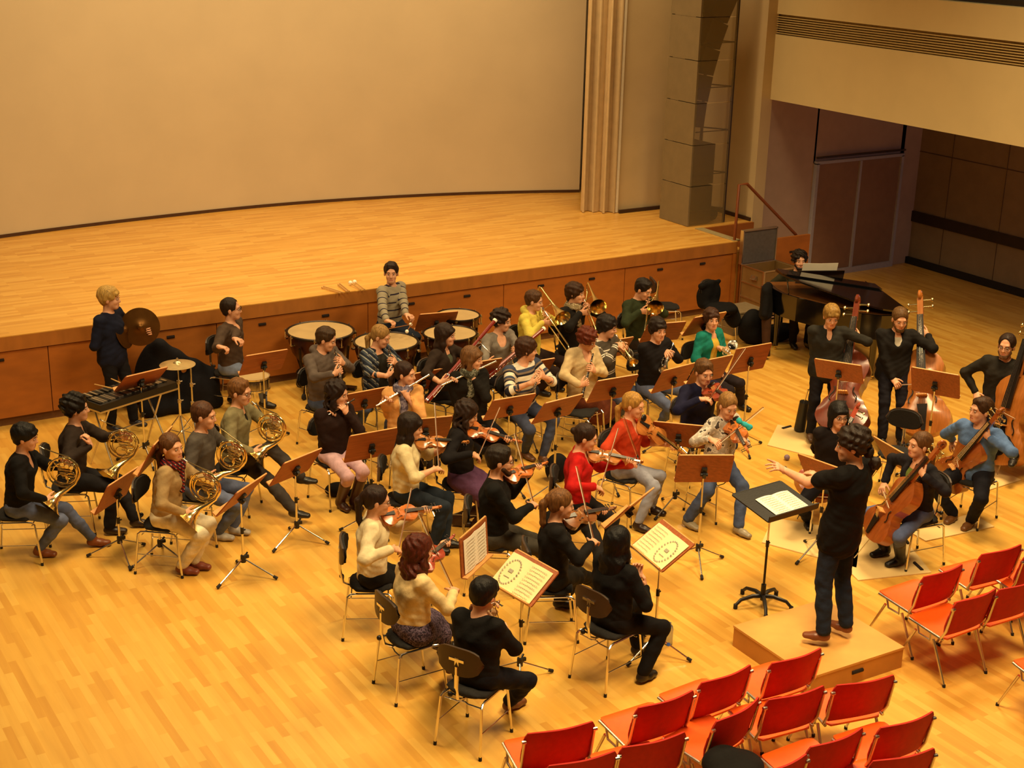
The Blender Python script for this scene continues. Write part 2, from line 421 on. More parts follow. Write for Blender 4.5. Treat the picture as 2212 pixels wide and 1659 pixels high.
def person(who,label,hd,hz,f,look=None,pitch=0.0,tilt=0.0,sex='m',lean=0.10,side=0.0,stand=False,z0=0.0,pelz=None,
           A=None,K=None,afz=(0.085,0.085),toe=(0.0,0.0),LH=None,RH=None,elbL=None,elbR=None,
           top='222222',topm=None,sleeve=1.0,neck='crew',inner=None,hem=0.0,bulk=1.0,
           bottom='2a3550',bkind='trousers',bootcol=None,shoe='1a1512',hair='3a2414',hs='short',skin=None,
           glasses=False,beard=None,scarf=None,size=1.0,twist=0.0,reach=1.0):
    """hd: head centre in the photo and hz its height; A: ankles (photo point) left, right; K: knee hints;
       LH/RH: (grip point, hand direction, palm normal, curl)"""
    sc=size*1.055*(1.0 if sex=='m' else 0.955); hc=sc*1.07
    if not stand and pelz is None: hz=hz+.01+.035*min(1,max(0,(1250-hd[1])/150))
    H=fl(hd[0],hd[1],hz) if len(hd)==2 else V3(*hd)
    fa=math.radians(f); F=V3(math.cos(fa),math.sin(fa),0); Rg=V3(math.sin(fa),-math.cos(fa),0)
    la=math.radians(f if look is None else look); LF=V3(math.cos(la),math.sin(la),0); LR=V3(math.sin(la),-math.cos(la),0)
    p=math.radians(pitch); hy=LF*math.cos(p)+UP*math.sin(p); hzv=np.cross(LR,hy)
    t=math.radians(tilt); hx=LR*math.cos(t)-hzv*math.sin(t); hzv=np.cross(hx,hy)
    HR=np.stack([hx,hy,hzv],1)
    N=H-hzv*0.147*sc-hy*0.03*sc-UP*0.03*sc
    pz=(pelz if pelz is not None else ((0.935*sc if stand else 0.56)))+z0
    Pv=V3(H[0],H[1],pz)-F*lean-Rg*side
    sp=nrm(N-Pv); ta=math.radians(twist); Rs=nrm(Rg*math.cos(ta)+F*math.sin(ta)); Rs=nrm(Rs-sp*np.dot(Rs,sp))
    Fw=nrm(np.cross(UP,Rs)) if False else nrm(np.cross(sp,Rs)); 
    sw=(0.178 if sex=='m' else 0.155)*sc
    SL=N-Rs*sw-sp*0.035; SR=N+Rs*sw-sp*0.035
    ua,fo=0.285*sc*reach,0.25*sc*reach
    org=V3(Pv[0],Pv[1],z0)
    def arm(S,spec,side_,hint):
        if spec is None:
            G=Pv+F*0.30+(Rg if side_=='R' else -Rg)*0.10+UP*0.10; hd_=nrm(F-UP*0.3); pn=-UP; cu=0.25
        else:
            G,hd_,pn,cu=(list(spec)+[0.7])[:4]
        hd_=nrm(hd_); pn=nrm(pn-hd_*np.dot(pn,hd_))
        W=np.array(G,float)-hd_*0.085*sc-pn*0.030*sc
        E,W2=ik(S,W,ua,fo,hint); return E,W2,hd_,pn,cu
    hL=-Rs*0.7-UP*0.8-Fw*0.1 if elbL is None else V3(*elbL)[0]*Rs+V3(*elbL)[1]*Fw+V3(*elbL)[2]*UP
    hR=Rs*0.7-UP*0.8-Fw*0.1 if elbR is None else V3(*elbR)[0]*Rs+V3(*elbR)[1]*Fw+V3(*elbR)[2]*UP
    EL,WL,dL,nL,cL=arm(SL,LH,'L',hL); ER,WR,dR,nR,cR=arm(SR,RH,'R',hR)
    hp=0.085*sc; HL=Pv-Rg*hp; HRr=Pv+Rg*hp; th_,shn=0.42*sc,0.415*sc
    legs=[]
    for i,(Hp,sg) in enumerate(((HL,-1),(HRr,1))):
        az=afz[i]
        if A is not None and A[i] is not None:
            a=A[i]; An=fl(a[0],a[1],a[2] if len(a)>2 else az+z0) if not (len(a)==3 and a[2]=='w') else None
        else: An=V3(Pv[0],Pv[1],az+z0)+(F*0.40 if not stand else F*0.02)+Rg*sg*0.11
        if K is not None and K[i] is not None:
            k=K[i]; kh=Rg*k[0]+F*k[1]+UP*k[2]
        else: kh=F*1.0+UP*(0.6 if not stand else 0.0)+Rg*sg*0.15
        Kn,A2=ik(Hp,An,th_,shn,kh)
        ft=math.radians(toe[i]); fd=nrm(F*math.cos(ft)+Rg*math.sin(ft))
        legs.append((Hp,Kn,A2,fd))
    # --- skin
    s=SDF(); h=0.0075
    def HP(x,y,z): return H+HR@V3(x,y,z)*hc
    s.ell(HP(0,-0.014,0.036),V3(0.075,0.094,0.083)*hc,HR,0.03)
    s.ell(HP(0,0.028,-0.036),V3(0.059,0.064,0.078)*hc,HR,0.03)
    s.cap(HP(-0.016,0.062,-0.088),HP(0.016,0.062,-0.088),0.022*hc,None,0.03)
    s.cap(HP(-0.03,0.074,0.024),HP(0.03,0.074,0.024),0.015*hc,None,0.02)
    s.ell(HP(-0.033,0.100,0.004),V3(0.017,0.013,0.011)*hc,HR,0.012,True); s.ell(HP(0.033,0.100,0.004),V3(0.017,0.013,0.011)*hc,HR,0.012,True)
    s.ell(HP(-0.034,0.064,-0.030),V3(0.022,0.02,0.02)*hc,HR,0.02); s.ell(HP(0.034,0.064,-0.030),V3(0.022,0.02,0.02)*hc,HR,0.02)
    s.cap(HP(0,0.086,0.008),HP(0,0.104,-0.030),0.0080*hc,0.0098*hc,0.014)
    s.ell(HP(0,0.093,-0.033),V3(0.0155,0.012,0.0085)*hc,HR,0.010)
    s.cap(HP(-0.02,0.080,-0.0595),HP(0.02,0.080,-0.0595),0.0075*hc,None,0.008); s.cap(HP(-0.015,0.080,-0.069),HP(0.015,0.080,-0.069),0.008*hc,None,0.008)
    for sx in (-1,1): s.ell(HP(sx*0.077,-0.008,-0.008),V3(0.010,0.019,0.031)*hc,HR,0.008)
    s.cap(HP(0,-0.022,-0.05),N-sp*0.01,0.052*sc,0.056*sc,0.03)
    s.cap(SL,SR,0.050*sc,None,0.05)
    ch=N-sp*0.14*sc; ab=Pv+sp*0.16
    s.cap(ch,N-sp*0.06,0.105*sc,0.07*sc,0.05,Rs,1.5,1.7); s.cap(Pv,ch,0.10*sc,0.105*sc,0.05,Rs,1.45,1.45)
    s.cap(HL,HRr,0.10*sc,None,0.05)
    for S_,E_,W_,d_,n_,c_,sd in ((SL,EL,WL,dL,nL,cL,'L'),(SR,ER,WR,dR,nR,cR,'R')):
        s.cap(S_,E_,0.050*sc,0.038*sc,0.03); s.cap(E_,E_+(W_-E_)*0.35,0.038*sc,0.037*sc,0.02); s.cap(E_+(W_-E_)*0.35,W_,0.037*sc,0.025*sc,0.02)
        hand_sdf(s,W_,d_,n_,sd,c_,sc=sc)
    for Hp,Kn,An,fd in legs:
        s.cap(Hp,Kn,0.072*sc,0.046*sc,0.04); s.cap(Kn,An,0.045*sc,0.033*sc,0.03); s.cap(An-UP*0.04,An-UP*0.045+fd*0.13,0.034,0.024,0.02,np.cross(fd,UP),1.2)
    Vt,Q=s.mesh(h); 
    # lips by place on the face
    cen=Vt[Q].mean(1); loc=(cen-H)@HR/hc
    lip=(np.abs(loc[:,0])<0.021)&(loc[:,2]<-0.0565)&(loc[:,2]>-0.0725)&(loc[:,1]>0.080)
    sk=M_SKIN if skin is None else skin
    body=bpy.data.objects.new('person',qmesh('person',Vt-org,Q,[sk,M_LIP],lip.astype(int))); COL.objects.link(body)
    body.location=tuple(org); tag(body,label,'person')
    facial(body,H,HR,hc,hair if hs!='bald' else hair,False,glasses,org)
    # --- upper garment
    b=bulk; g=SDF(); e=0.020*b
    hemP=Pv-UP*(0.02+hem) if stand else Pv-sp*(0.0+hem*0.5)
    g.cap(SL+sp*0.0,SR,0.052*sc+e*.7,None,0.05)
    g.cap(ch,N-sp*0.065,0.108*sc+e,0.072*sc+e*0.6,0.05,Rs,1.5,1.7); g.cap(hemP,ch,0.112*sc*(0.9+0.1*b)+e,0.108*sc+e,0.06,Rs,1.45,1.45)
    if stand and hem>0: g.cap(hemP,Pv,0.118*sc+e,None,0.05,Rs,1.4,1.4)
    if sex=='f':
        for sx in (-1,1): g.ell(ch+Fw*0.075*sc+Rs*sx*0.062*sc+sp*0.01,V3(0.058,0.058,0.058)*sc,None,0.04)
    for S_,E_,W_ in ((SL,EL,WL),(SR,ER,WR)):
        if sleeve>0.5:
            C=E_+(W_-E_)*((sleeve-0.5)*2); C=C-nrm(W_-E_)*0.02
            g.cap(S_,E_,0.054*sc+e*.65,0.044*sc+e*.5,0.03); g.cap(E_,C,0.042*sc+e*.5,0.031*sc+e*0.5,0.03)
        elif sleeve>0: g.cap(S_,S_+(E_-S_)*sleeve*2,0.056*sc+e*.8,0.052*sc+e*.8,0.03)
    fn=N+Fw*0.03
    if neck=='crew': g.ell(N+sp*0.045+Fw*0.02,V3(0.062,0.066,0.052)*sc,frm(Rs,sp),0.012,True)
    elif neck in('v','scoop','shirt'):
        g.ell(N+sp*0.05+Fw*0.02,V3(0.062,0.066,0.05)*sc,frm(Rs,sp),0.012,True)
        wd=0.045 if neck=='v' else (0.075 if neck=='scoop' else 0.035)
        g.ell(N-sp*(0.05 if neck!='shirt' else 0.02)+Fw*0.135,V3(wd,0.11,0.10 if neck!='scoop' else 0.09)*sc,frm(Rs,sp),0.01,True)
    elif neck=='open':   # open front cardigan
        g.ell(N+sp*0.05+Fw*0.02,V3(0.062,0.066,0.05)*sc,frm(Rs,sp),0.012,True)
        g.cap(N-sp*0.02+Fw*0.14,Pv+Fw*0.16,0.062,0.075,0.01,Fw,1.9,1.9,sub=True)
    elif neck=='hood':
        g.ell(N+sp*0.045+Fw*0.03,V3(0.058,0.064,0.055)*sc,frm(Rs,sp),0.012,True)
        R0=0.075*sc
        for i in range(8):
            a=math.pi*(0.0+i/7.0); q=[N+sp*(0.028-0.03*math.sin(aa)*0)+(-Fw*math.sin(aa)*1.15+Rs*math.cos(aa))*R0+sp*0.012 for aa in (a,a+math.pi/7)]
            if i<7: g.cap(q[0],q[1],0.026+0.018*math.sin(a),None,0.02)
    elif neck=='turtle': g.cap(N+sp*0.03,N+sp*0.06-0*Fw,0.062*sc,0.058*sc,0.02)
    gn=None
    rs=random.Random(hash(who)&0xffff if False else sum(map(ord,who)))
    ph=[rs.uniform(0,6) for _ in range(4)]
    gn=lambda X,Y,Z:0.0035*np.sin(38*X+ph[0]+8*np.sin(9*Z))*np.sin(31*Z+ph[1]+4*np.sin(14*Y))+0.0025*np.sin(52*Y+27*Z+ph[2])
    Vt,Q=g.mesh(0.0115,gn)
    at=None
    if topm is not None and 'stripe' in topm.name:
        def seg(P,a,bb):
            d=bb-a; L=np.linalg.norm(d); t=np.clip(((P-a)@d)/(L*L),0,1); return np.linalg.norm(P-a-t[:,None]*d,axis=1),t*L
        dT,sT=seg(Vt,N,Pv); dT=dT*0.62; sT=-((Vt-N)@sp)
        best=dT.copy(); at=sT+0.02
        for S_,E_,W_ in ((SL,EL,WL),(SR,ER,WR)):
            d1,s1=seg(Vt,S_,E_); d2,s2=seg(Vt,E_,W_); m=d1<best; best=np.where(m,d1,best); at=np.where(m,s1+0.03,at); m=d2<best; best=np.where(m,d2,best); at=np.where(m,s2+np.linalg.norm(E_-S_)+0.03,at)
    nm={'crew':'sweater','v':'sweater','scoop':'top','shirt':'shirt','open':'cardigan','hood':'hooded_jacket','turtle':'sweater'}[neck]
    if sleeve<0.6: nm='shirt'
    o=bpy.data.objects.new(nm,qmesh(nm,Vt-org,Q,[topm or cloth(top)],None,at)); COL.objects.link(o); o.parent=body
    if inner:
        g=SDF(); g.cap(ch,N-sp*0.07,0.108*sc+0.006,0.074*sc,0.05,Rs,1.48,1.6); g.cap(Pv,ch,0.108*sc+0.006,0.108*sc+0.006,0.05,Rs,1.45,1.45)
        if sex=='f':
            for sx in (-1,1): g.ell(ch+Fw*0.068*sc+Rs*sx*0.06*sc,V3(0.058,0.058,0.058)*sc,None,0.04)
        g.ell(N+sp*0.03+Fw*0.07,V3(0.06,0.08,0.06)*sc,frm(Rs,sp),0.012,True)
        Vt,Q=g.mesh(0.012); o=bpy.data.objects.new('undershirt',qmesh('undershirt',Vt-org,Q,[cloth(inner)])); COL.objects.link(o); o.parent=body
    # --- lower garment
    g=SDF(); bm=cloth(bottom) if isinstance(bottom,str) else bottom
    g.cap(HL,HRr,0.110*sc,None,0.05); g.cap(Pv,Pv+sp*0.08,0.112*sc,0.104*sc,0.05,Rg,1.38,1.35)
    if bkind=='skirt':
        mid=[(l[0]+(l[1]-l[0])*0.95) for l in legs]
        for m_,l in zip(mid,legs): g.cap(l[0],m_,0.105*sc,0.095,0.08)
        g.cap((legs[0][0]+legs[1][0])/2,(mid[0]+mid[1])/2,0.10,0.085,0.10,Rg,1.6,2.2)
        g.cap((mid[0]+mid[1])/2,(mid[0]+mid[1])/2-UP*0.10+F*0.02,0.085,0.075,0.08,Rg,2.0,2.1)
    else:
        fl_=1.0 if bkind=='trousers' else 0.93
        for Hp,Kn,An,fd in legs:
            end=An+(Kn-An)*(0.62 if bootcol else 0.05)
            g.cap(Hp,Kn,0.094*sc*fl_+0.004,0.066*sc*fl_,0.04); g.cap(Kn,Kn+(end-Kn)*0.5,0.064*sc*fl_,0.062*sc*fl_,0.03); g.cap(Kn+(end-Kn)*0.5,end,0.062*sc*fl_,(0.056*sc if bkind=='trousers' else 0.045*sc),0.02)
    Vt,Q=g.mesh(0.0125,gn); nm='skirt' if bkind=='skirt' else 'trousers'
    o=bpy.data.objects.new(nm,qmesh(nm,Vt-org,Q,[bm])); COL.objects.link(o); o.parent=body
    if bkind=='skirt':
        g=SDF()
        for Hp,Kn,An,fd in legs: g.cap(Kn-(Kn-Hp)*0.3,Kn,0.064*sc,0.058*sc,0.03); g.cap(Kn,An,0.058*sc,0.040*sc,0.02)
        Vt,Q=g.mesh(0.0125); o=bpy.data.objects.new('tights',qmesh('tights',Vt-org,Q,[cloth('1c1512')])); COL.objects.link(o); o.parent=body
    # --- shoes
    for Hp,Kn,An,fd in legs:
        g=SDF(); sd=np.cross(fd,UP)
        g.cap(An-UP*0.035-fd*0.025,An-UP*0.043+fd*0.07,0.036,0.036,0.02,sd,1.1,1.25); g.cap(An-UP*0.043+fd*0.07,An-UP*0.05+fd*0.15,0.036,0.027,0.02,sd,1.25,1.4)
        g.cap(An+UP*0.0,An-UP*0.03,0.044,0.042,0.02)
        if bootcol: g.cap(An,An+(Kn-An)*0.72,0.048*sc,0.064*sc,0.03)
        Vt,Q=g.mesh(0.011); nm='boot' if bootcol else 'shoe'
        o=bpy.data.objects.new(nm,qmesh(nm,Vt-org,Q,[mat('leather_'+(bootcol or shoe),bootcol or shoe,rough=0.4,noise=0.15,nscale=20)])); COL.objects.link(o); o.parent=body
    # --- hair
    g=SDF(); amp=0.002; HPs=HP
    dn=-UP; bk=-hy
    if hs=='bald':
        g.cap(HP(-0.066,-0.03,-0.01),HP(-0.04,-0.085,0.0),0.022*hc,None,0.03,hzv,1.7); g.cap(HP(0.066,-0.03,-0.01),HP(0.04,-0.085,0.0),0.022*hc,None,0.03,hzv,1.7)
        g.cap(HP(-0.035,-0.088,0.0),HP(0.035,-0.088,0.0),0.022*hc,None,0.03,hzv,1.8)
        g.ell(HP(0,-0.050,0.050),V3(0.074,0.064,0.072)*hc,HR,0.02)
    else:
        th={'buzz':0.009,'short':0.013,'receding':0.012,'pony':0.011,'ponylow':0.011,'bun':0.011}.get(hs,0.019)
        if hs=='curly': th=0.028
        g.ell(HP(0,-0.022,0.042),V3(0.075+th,0.094+th,0.083+th)*hc,HR,0.02)
        g.ell(HP(0,-0.055,-0.01),V3(0.068+th*0.6,0.055,0.065)*hc,HR,0.02)
        if hs in('short','curly','fringe','mop') : g.cap(HP(-0.035,0.045,0.098),HP(0.035,0.05,0.096),0.014+th*0.35,None,0.03)
        if hs in('fringe','mop','bob','longfringe'): g.cap(HP(-0.042,0.075,0.058),HP(0.042,0.077,0.058),0.022,None,0.02)
        if hs=='mop':
            for sx in (-1,1): g.cap(HP(sx*0.078,0.01,0.02),HP(sx*0.078,-0.005,-0.03),0.020,0.016,0.02)
            g.cap(HP(0,-0.08,-0.02),HP(0,-0.07,-0.07),0.045,0.035,0.03,hx,1.3,1.2)
        if hs in('long','longfringe','verylong'):
            L={'long':0.36,'longfringe':0.34,'verylong':0.52}[hs]
            for sx in (-1,1):
                a=HP(sx*0.076,-0.01,0.02); g.cap(a,a+dn*0.12+hx*sx*0.008,0.028,0.028,0.03,hy,1.3,1.3); g.cap(a+dn*0.12+hx*sx*0.008,a+dn*(L*0.8)+hx*sx*0.015+bk*0.03,0.028,0.022,0.03,hy,1.3,1.3)
            a=HP(0,-0.075,0.0); g.cap(a,a+dn*0.14+bk*0.012,0.045,0.045,0.04,hx,1.6,1.8); g.cap(a+dn*0.14+bk*0.012,a+dn*L+bk*0.03,0.056 if L>.5 else 0.045,0.040,0.04,hx,2.2 if L>.5 else 1.8,2.2 if L>.5 else 1.7)
        if hs=='bob':
            for sx in (-1,1):
                a=HP(sx*0.078,-0.005,0.0); g.cap(a,a+dn*0.11,0.026,0.024,0.03,hy,1.4,1.4)
            a=HP(0,-0.08,-0.01); g.cap(a,a+dn*0.10,0.045,0.038,0.04,hx,1.6,1.7)
        if hs in('pony','ponylow'):
            a=HP(0,-0.115,0.045 if hs=='pony' else -0.03); g.ell(a,V3(0.026,0.026,0.026),None,0.02)
            g.cap(a,a+bk*0.045+dn*0.06,0.024,0.030,0.02); g.cap(a+bk*0.045+dn*0.06,a+bk*0.04+dn*0.24,0.034,0.026,0.02); g.cap(a+bk*0.04+dn*0.24,a+bk*0.03+dn*0.32,0.026,0.008,0.02)
        if hs=='bun': g.ell(HP(0,-0.125,0.03),V3(0.038,0.034,0.036),HR,0.012)
        if hs=='receding': g.ell(HP(0,0.110,0.02),V3(0.062,0.085,0.088)*hc,HR,0.012,True)
        g.ell(HP(0,0.100,-0.026 if hs not in('fringe','mop','bob','longfringe') else -0.034),V3(0.066,0.080,0.098 if hs not in('fringe','mop','bob','longfringe') else 0.076)*hc,HR,0.012,True)
        if hs in('short','receding','buzz','curly','fringe','bun','pony','ponylow'): g.ell(HP(0,0.065,-0.078),V3(0.115,0.115,0.088)*hc,HR,0.015,True)
        if hs in('curly',): amp=0.009
        if hs in('mop','short','fringe'): amp=0.0035
        if hs in('long','verylong') : amp=0.009 if hair!='0a0808' else 0.003
    hn=lambda X,Y,Z:amp*np.sin(70*X+ph[0]+3*np.sin(23*Z))*np.sin(63*Y+ph[1]+2*np.sin(31*Z))*(1 if hs!='curly' else 1)+amp*0.6*np.sin(95*Z+40*X+ph[3])*(1 if hs in('curly','mop') else 0.25)
    Vt,Q=g.mesh(0.0085,hn); o=bpy.data.objects.new('hair',qmesh('hair',Vt-org,Q,[hairm(hair)])); COL.objects.link(o); o.parent=body
    if hs in('pony','ponylow') and beard is None:
        a=HP(0,-0.122,0.045 if hs=='pony' else -0.03)-org
        MB().tube([a+(hx*math.cos(t)+hzv*math.sin(t))*0.024 for t in [i*math.pi/5 for i in range(11)]],0.006,6,False).build('hair_tie',cloth('c23020' if sex=='f' else '222222'),body)
    if beard:
        g=SDF(); g.cap(HP(-0.05,0.03,-0.055),HP(-0.018,0.070,-0.098),0.022*hc,None,0.02); g.cap(HP(0.05,0.03,-0.055),HP(0.018,0.070,-0.098),0.022*hc,None,0.02); g.cap(HP(-0.018,0.073,-0.096),HP(0.018,0.073,-0.096),0.024*hc,None,0.02)
        g.cap(HP(-0.022,0.088,-0.046),HP(0.022,0.088,-0.046),0.006,None,0.01); g.ell(HP(0,0.105,-0.064),V3(0.026,0.03,0.013)*hc,HR,0.006,True)
        Vt,Q=g.mesh(0.008); o=bpy.data.objects.new('beard',qmesh('beard',Vt-org,Q,[hairm(beard)])); COL.objects.link(o); o.parent=body
    if scarf:
        g=SDF()
        for lvl,rr in ((0.015,0.082),(0.045,0.072)):
            for i in range(12):
                a=2*math.pi*i/12; q=[N+sp*(lvl+0.008*math.sin(3*aa))+Fw*0.02+(Fw*math.sin(aa)*1.05+Rs*math.cos(aa))*rr*hc for aa in (a,a+math.pi/6)]
                g.cap(q[0],q[1],0.026,None,0.015)
        g.cap(N+Fw*0.10,N+Fw*0.145-sp*0.22+Rs*0.02,0.030,0.024,0.02,Rs,1.5,1.7)
        Vt,Q=g.mesh(0.010,lambda X,Y,Z:0.004*np.sin(90*X+40*Z)*np.sin(80*Y+ph[2])); o=bpy.data.objects.new('scarf',qmesh('scarf',Vt-org,Q,[scarf])); COL.objects.link(o); o.parent=body
    return dict(o=body,H=H,HR=HR,HP=HP,N=N,P=Pv,F=F,R=Rg,sp=sp,Fw=Fw,Rs=Rs,SL=SL,SR=SR,WL=WL,WR=WR,org=org,legs=legs,who=who,f=f)
# ------------------------------------------------------------------ projection helpers used to pose things to the measured directions
CAMP = V3(0,0,CAM_H)
def proj(P):
    v = WM@(np.array(P,float)-CAMP); return np.array([v[0]/v[2]*FPX+1106, v[1]/v[2]*FPX+829.5])
def dirfit(P0, px, L, prior):
    """unit direction of a rod of length L from P0 seen ending in the measured direction px"""
    d = nrm(ray(*px)); o = CAMP-np.array(P0,float); b = d@o; c = o@o-L*L; D = b*b-c
    if D <= 0: return nrm(CAMP+d*(-b)-P0)
    c1, c2 = [nrm(CAMP+d*t-P0) for t in (-b-math.sqrt(D), -b+math.sqrt(D))]
    return c1 if c1@nrm(prior) > c2@nrm(prior) else c2
def fitbow(C, d, n, hpx, tpx, L, flip=1):
    side = np.cross(n, d)*flip; best=None   # toward the left of the player for a violin
    for a in np.radians(np.arange(-75,76,5)):
        for q in np.radians(np.arange(-30,31,6)):
            b = nrm(side*math.cos(a)+n*math.sin(a)); b = nrm(b*math.cos(q)+d*math.sin(q))
            for s in np.arange(0.08,0.93,0.06)*L:
                e = np.hypot(*(proj(C-b*s)-hpx))+0.7*np.hypot(*(proj(C+b*(L-s))-tpx))+22*abs(a)+30*abs(q)
                if best is None or e<best[0]: best=(e,b,s)
    return best[1],best[2]
M_VARN = {k: mat('varnish_'+k, c, rough=0.28, noise=0.18, nscale=8, stretch=(1,6,1), coat=0.6) for k,c in
          {'amber':'b87434','red':'9a3c22','brown':'845028','dark':'6b3418','orange':'c06c2c','cello':'98501e','bassred':'6c2c14','basslight':'a86426'}.items()}
def outline(t):
    X=[0,.015,.05,.11,.19,.27,.34,.385,.42,.50,.57,.61,.66,.73,.80,.88,.94,.98,1.0]
    Y=[0,.030,.064,.092,.104,.100,.082,.078,.062,.054,.060,.070,.071,.080,.083,.072,.050,.026,0]
    return np.interp(t,X,Y)
def make_fiddle(kind, col):
    k={'violin':1.0,'viola':1.13,'cello':2.13,'double_bass':3.05}[kind]; rib={'violin':.032,'viola':.040,'cello':.12,'double_bass':.20}[kind]
    big = kind in('cello','double_bass')
    r=empty(kind,(0,0,0)); L=.355*k; V=M_VARN[col]
    m=MB(); ts=np.linspace(0,1,41); js=np.linspace(-1,1,15)
    w=np.array([outline(t) for t in ts])*k; w=np.maximum(w,0.004*k)
    arch=.016*k
    def surf(sg):
        G=np.zeros((len(ts),len(js),3))
        for i,t in enumerate(ts):
            for j,u in enumerate(js):
                e=(1-u*u)*min(1,4*t,4*(1-t)); G[i,j]=(t*L,u*w[i],sg*(rib/2+arch*e*(1.0 if abs(u)<1 else 0)))
        return G
    T=surf(1); B=surf(-1); a,b,_=T.shape
    m.add(T.reshape(-1,3),[(i*b+j,(i+1)*b+j,(i+1)*b+j+1,i*b+j+1) for i in range(a-1) for j in range(b-1)])
    m.add(B.reshape(-1,3),[(i*b+j+1,(i+1)*b+j+1,(i+1)*b+j,i*b+j) for i in range(a-1) for j in range(b-1)])
    for sgn in (-1,1):
        S=np.zeros((a,2,3)); 
        for i in range(a):
            ov=1.03; S[i,0]=(ts[i]*L,sgn*w[i],rib/2); S[i,1]=(ts[i]*L,sgn*w[i],-rib/2)
        m.add(S.reshape(-1,3),[(i*2,(i+1)*2,(i+1)*2+1,i*2+1) for i in range(a-1)])
    m.build('body',V,r)
    m=MB(); nz=rib/2+.006*k
    m.tube([(L*.97,0,nz-.006*k),(L+.13*k,0,nz)],[.014*k,.011*k],8)
    m.box((L+.165*k,0,nz-.006*k),(.075*k,.022*k,.018*k))
    c=V3(L+.212*k,0,nz-.006*k)
    m.tube([c+V3(math.cos(q)*(.016-.0016*q)*k,0,math.sin(q)*(.016-.0016*q)*k) for q in np.linspace(-2.6,6,22)],[.009*k]*22,6)
    m.build('neck',V,r)
    m=MB(); m.add([(L*.62,-.019*k,nz+.024*k),(L*.62,.019*k,nz+.024*k),(L+.13*k,.012*k,nz+.016*k),(L+.13*k,-.012*k,nz+.016*k),(L*.62,-.017*k,nz+.016*k),(L*.62,.017*k,nz+.016*k),(L+.13*k,.010*k,nz+.004*k),(L+.13*k,-.010*k,nz+.004*k)],[(0,1,2,3),(7,6,5,4),(0,4,5,1),(3,2,6,7),(0,3,7,4),(1,5,6,2)])
    m.build('fingerboard',M_EBONY,r)
    m=MB(); z0=rib/2+arch; m.add([(.02*k,-.008*k,z0),(.02*k,.008*k,z0),(L*.34,.020*k,z0+.014*k),(L*.34,-.020*k,z0+.014*k),(.02*k,-.006*k,z0-.01*k),(.02*k,.006*k,z0-.01*k),(L*.34,.018*k,z0+.006*k),(L*.34,-.018*k,z0+.006*k)],[(0,1,2,3),(7,6,5,4),(0,4,5,1),(3,2,6,7),(0,3,7,4),(1,5,6,2)])
    m.build('tailpiece',M_EBONY,r)
    m=MB(); m.box((L*.44,0,z0+.014*k),(.005*k,.040*k,.034*k)); m.build('bridge',M_DESKEDGE,r)
    m=MB()
    for y in (-.0055,-.0018,.0018,.0055): m.tube([(L*.33,y*1.6*k,z0+.014*k),(L*.44,y*2*k,z0+.034*k),(L+.13*k,y*k,nz+.018*k)],.0007*k,4)
    m.build('strings',M_SILVER,r)
    for sg in (-1,1):
        m=MB(); m.tube([(L*(.36+.16*q),sg*(.050-.012*q+.006*math.sin(6.28*q))*k,rib/2+arch*.72+.003*k) for q in np.linspace(0,1,9)],[.0035*k]+[.0024*k]*7+[.0035*k],6); m.build('f_hole',M_EBONY,r)
    for i,(x,sg) in enumerate(((.150,1),(.168,-1),(.180,1),(.196,-1))):
        m=MB(); c=V3(L+x*k*.98,sg*.012*k,nz-.006*k); m.tube([c,c+V3(0,sg*.030*k,0)],[.004*k,.003*k],6); m.ell(c+V3(0,sg*.034*k,0),(.009*k,.006*k,.004*k),None,8,6); m.build('peg',M_EBONY if not big else M_BRASS,r)
    if not big:
        m=MB(); m.ell((.035*k,.048*k,rib/2+.018*k),(.028*k,.034*k,.009*k)); m.build('chin_rest',M_EBONY,r)
    else:
        e=.28 if kind=='cello' else .20
        m=MB(); m.cyl((0.02,0,0),(-e,0,0),.005 if kind=='cello' else .008); m.build('endpin',M_CHROME,r)
    return r
def make_bow(L=.74):
    r=empty('bow',(0,0,0)); m=MB()
    m.tube([(0,0,.018),(L*.5,0,.011),(L*.93,0,.019),(L*.985,0,.018),(L*.99,0,.002)],[.0045,.0042,.0036,.0036,.003],6); m.build('stick',mat('bow_wood','7a4420',rough=0.35,coat=0.4),r)
    m=MB(); m.box((L*.5+.02,0,0),(L*.94,.009,.0022)); m.build('bow_hair',mat('bow_hair','e8dcc0',rough=0.6),r)
    m=MB(); m.box((.03,0,.008),(.045,.010,.018)); m.build('frog',M_EBONY,r)
    return r
def tubeprof(x0,r0,xb,rb,n=10,p=4.0):
    return [(x0+(xb-x0)*i/n, r0+(rb-r0)*(math.exp(p*i/n)-1)/(math.exp(p)-1)) for i in range(n+1)]
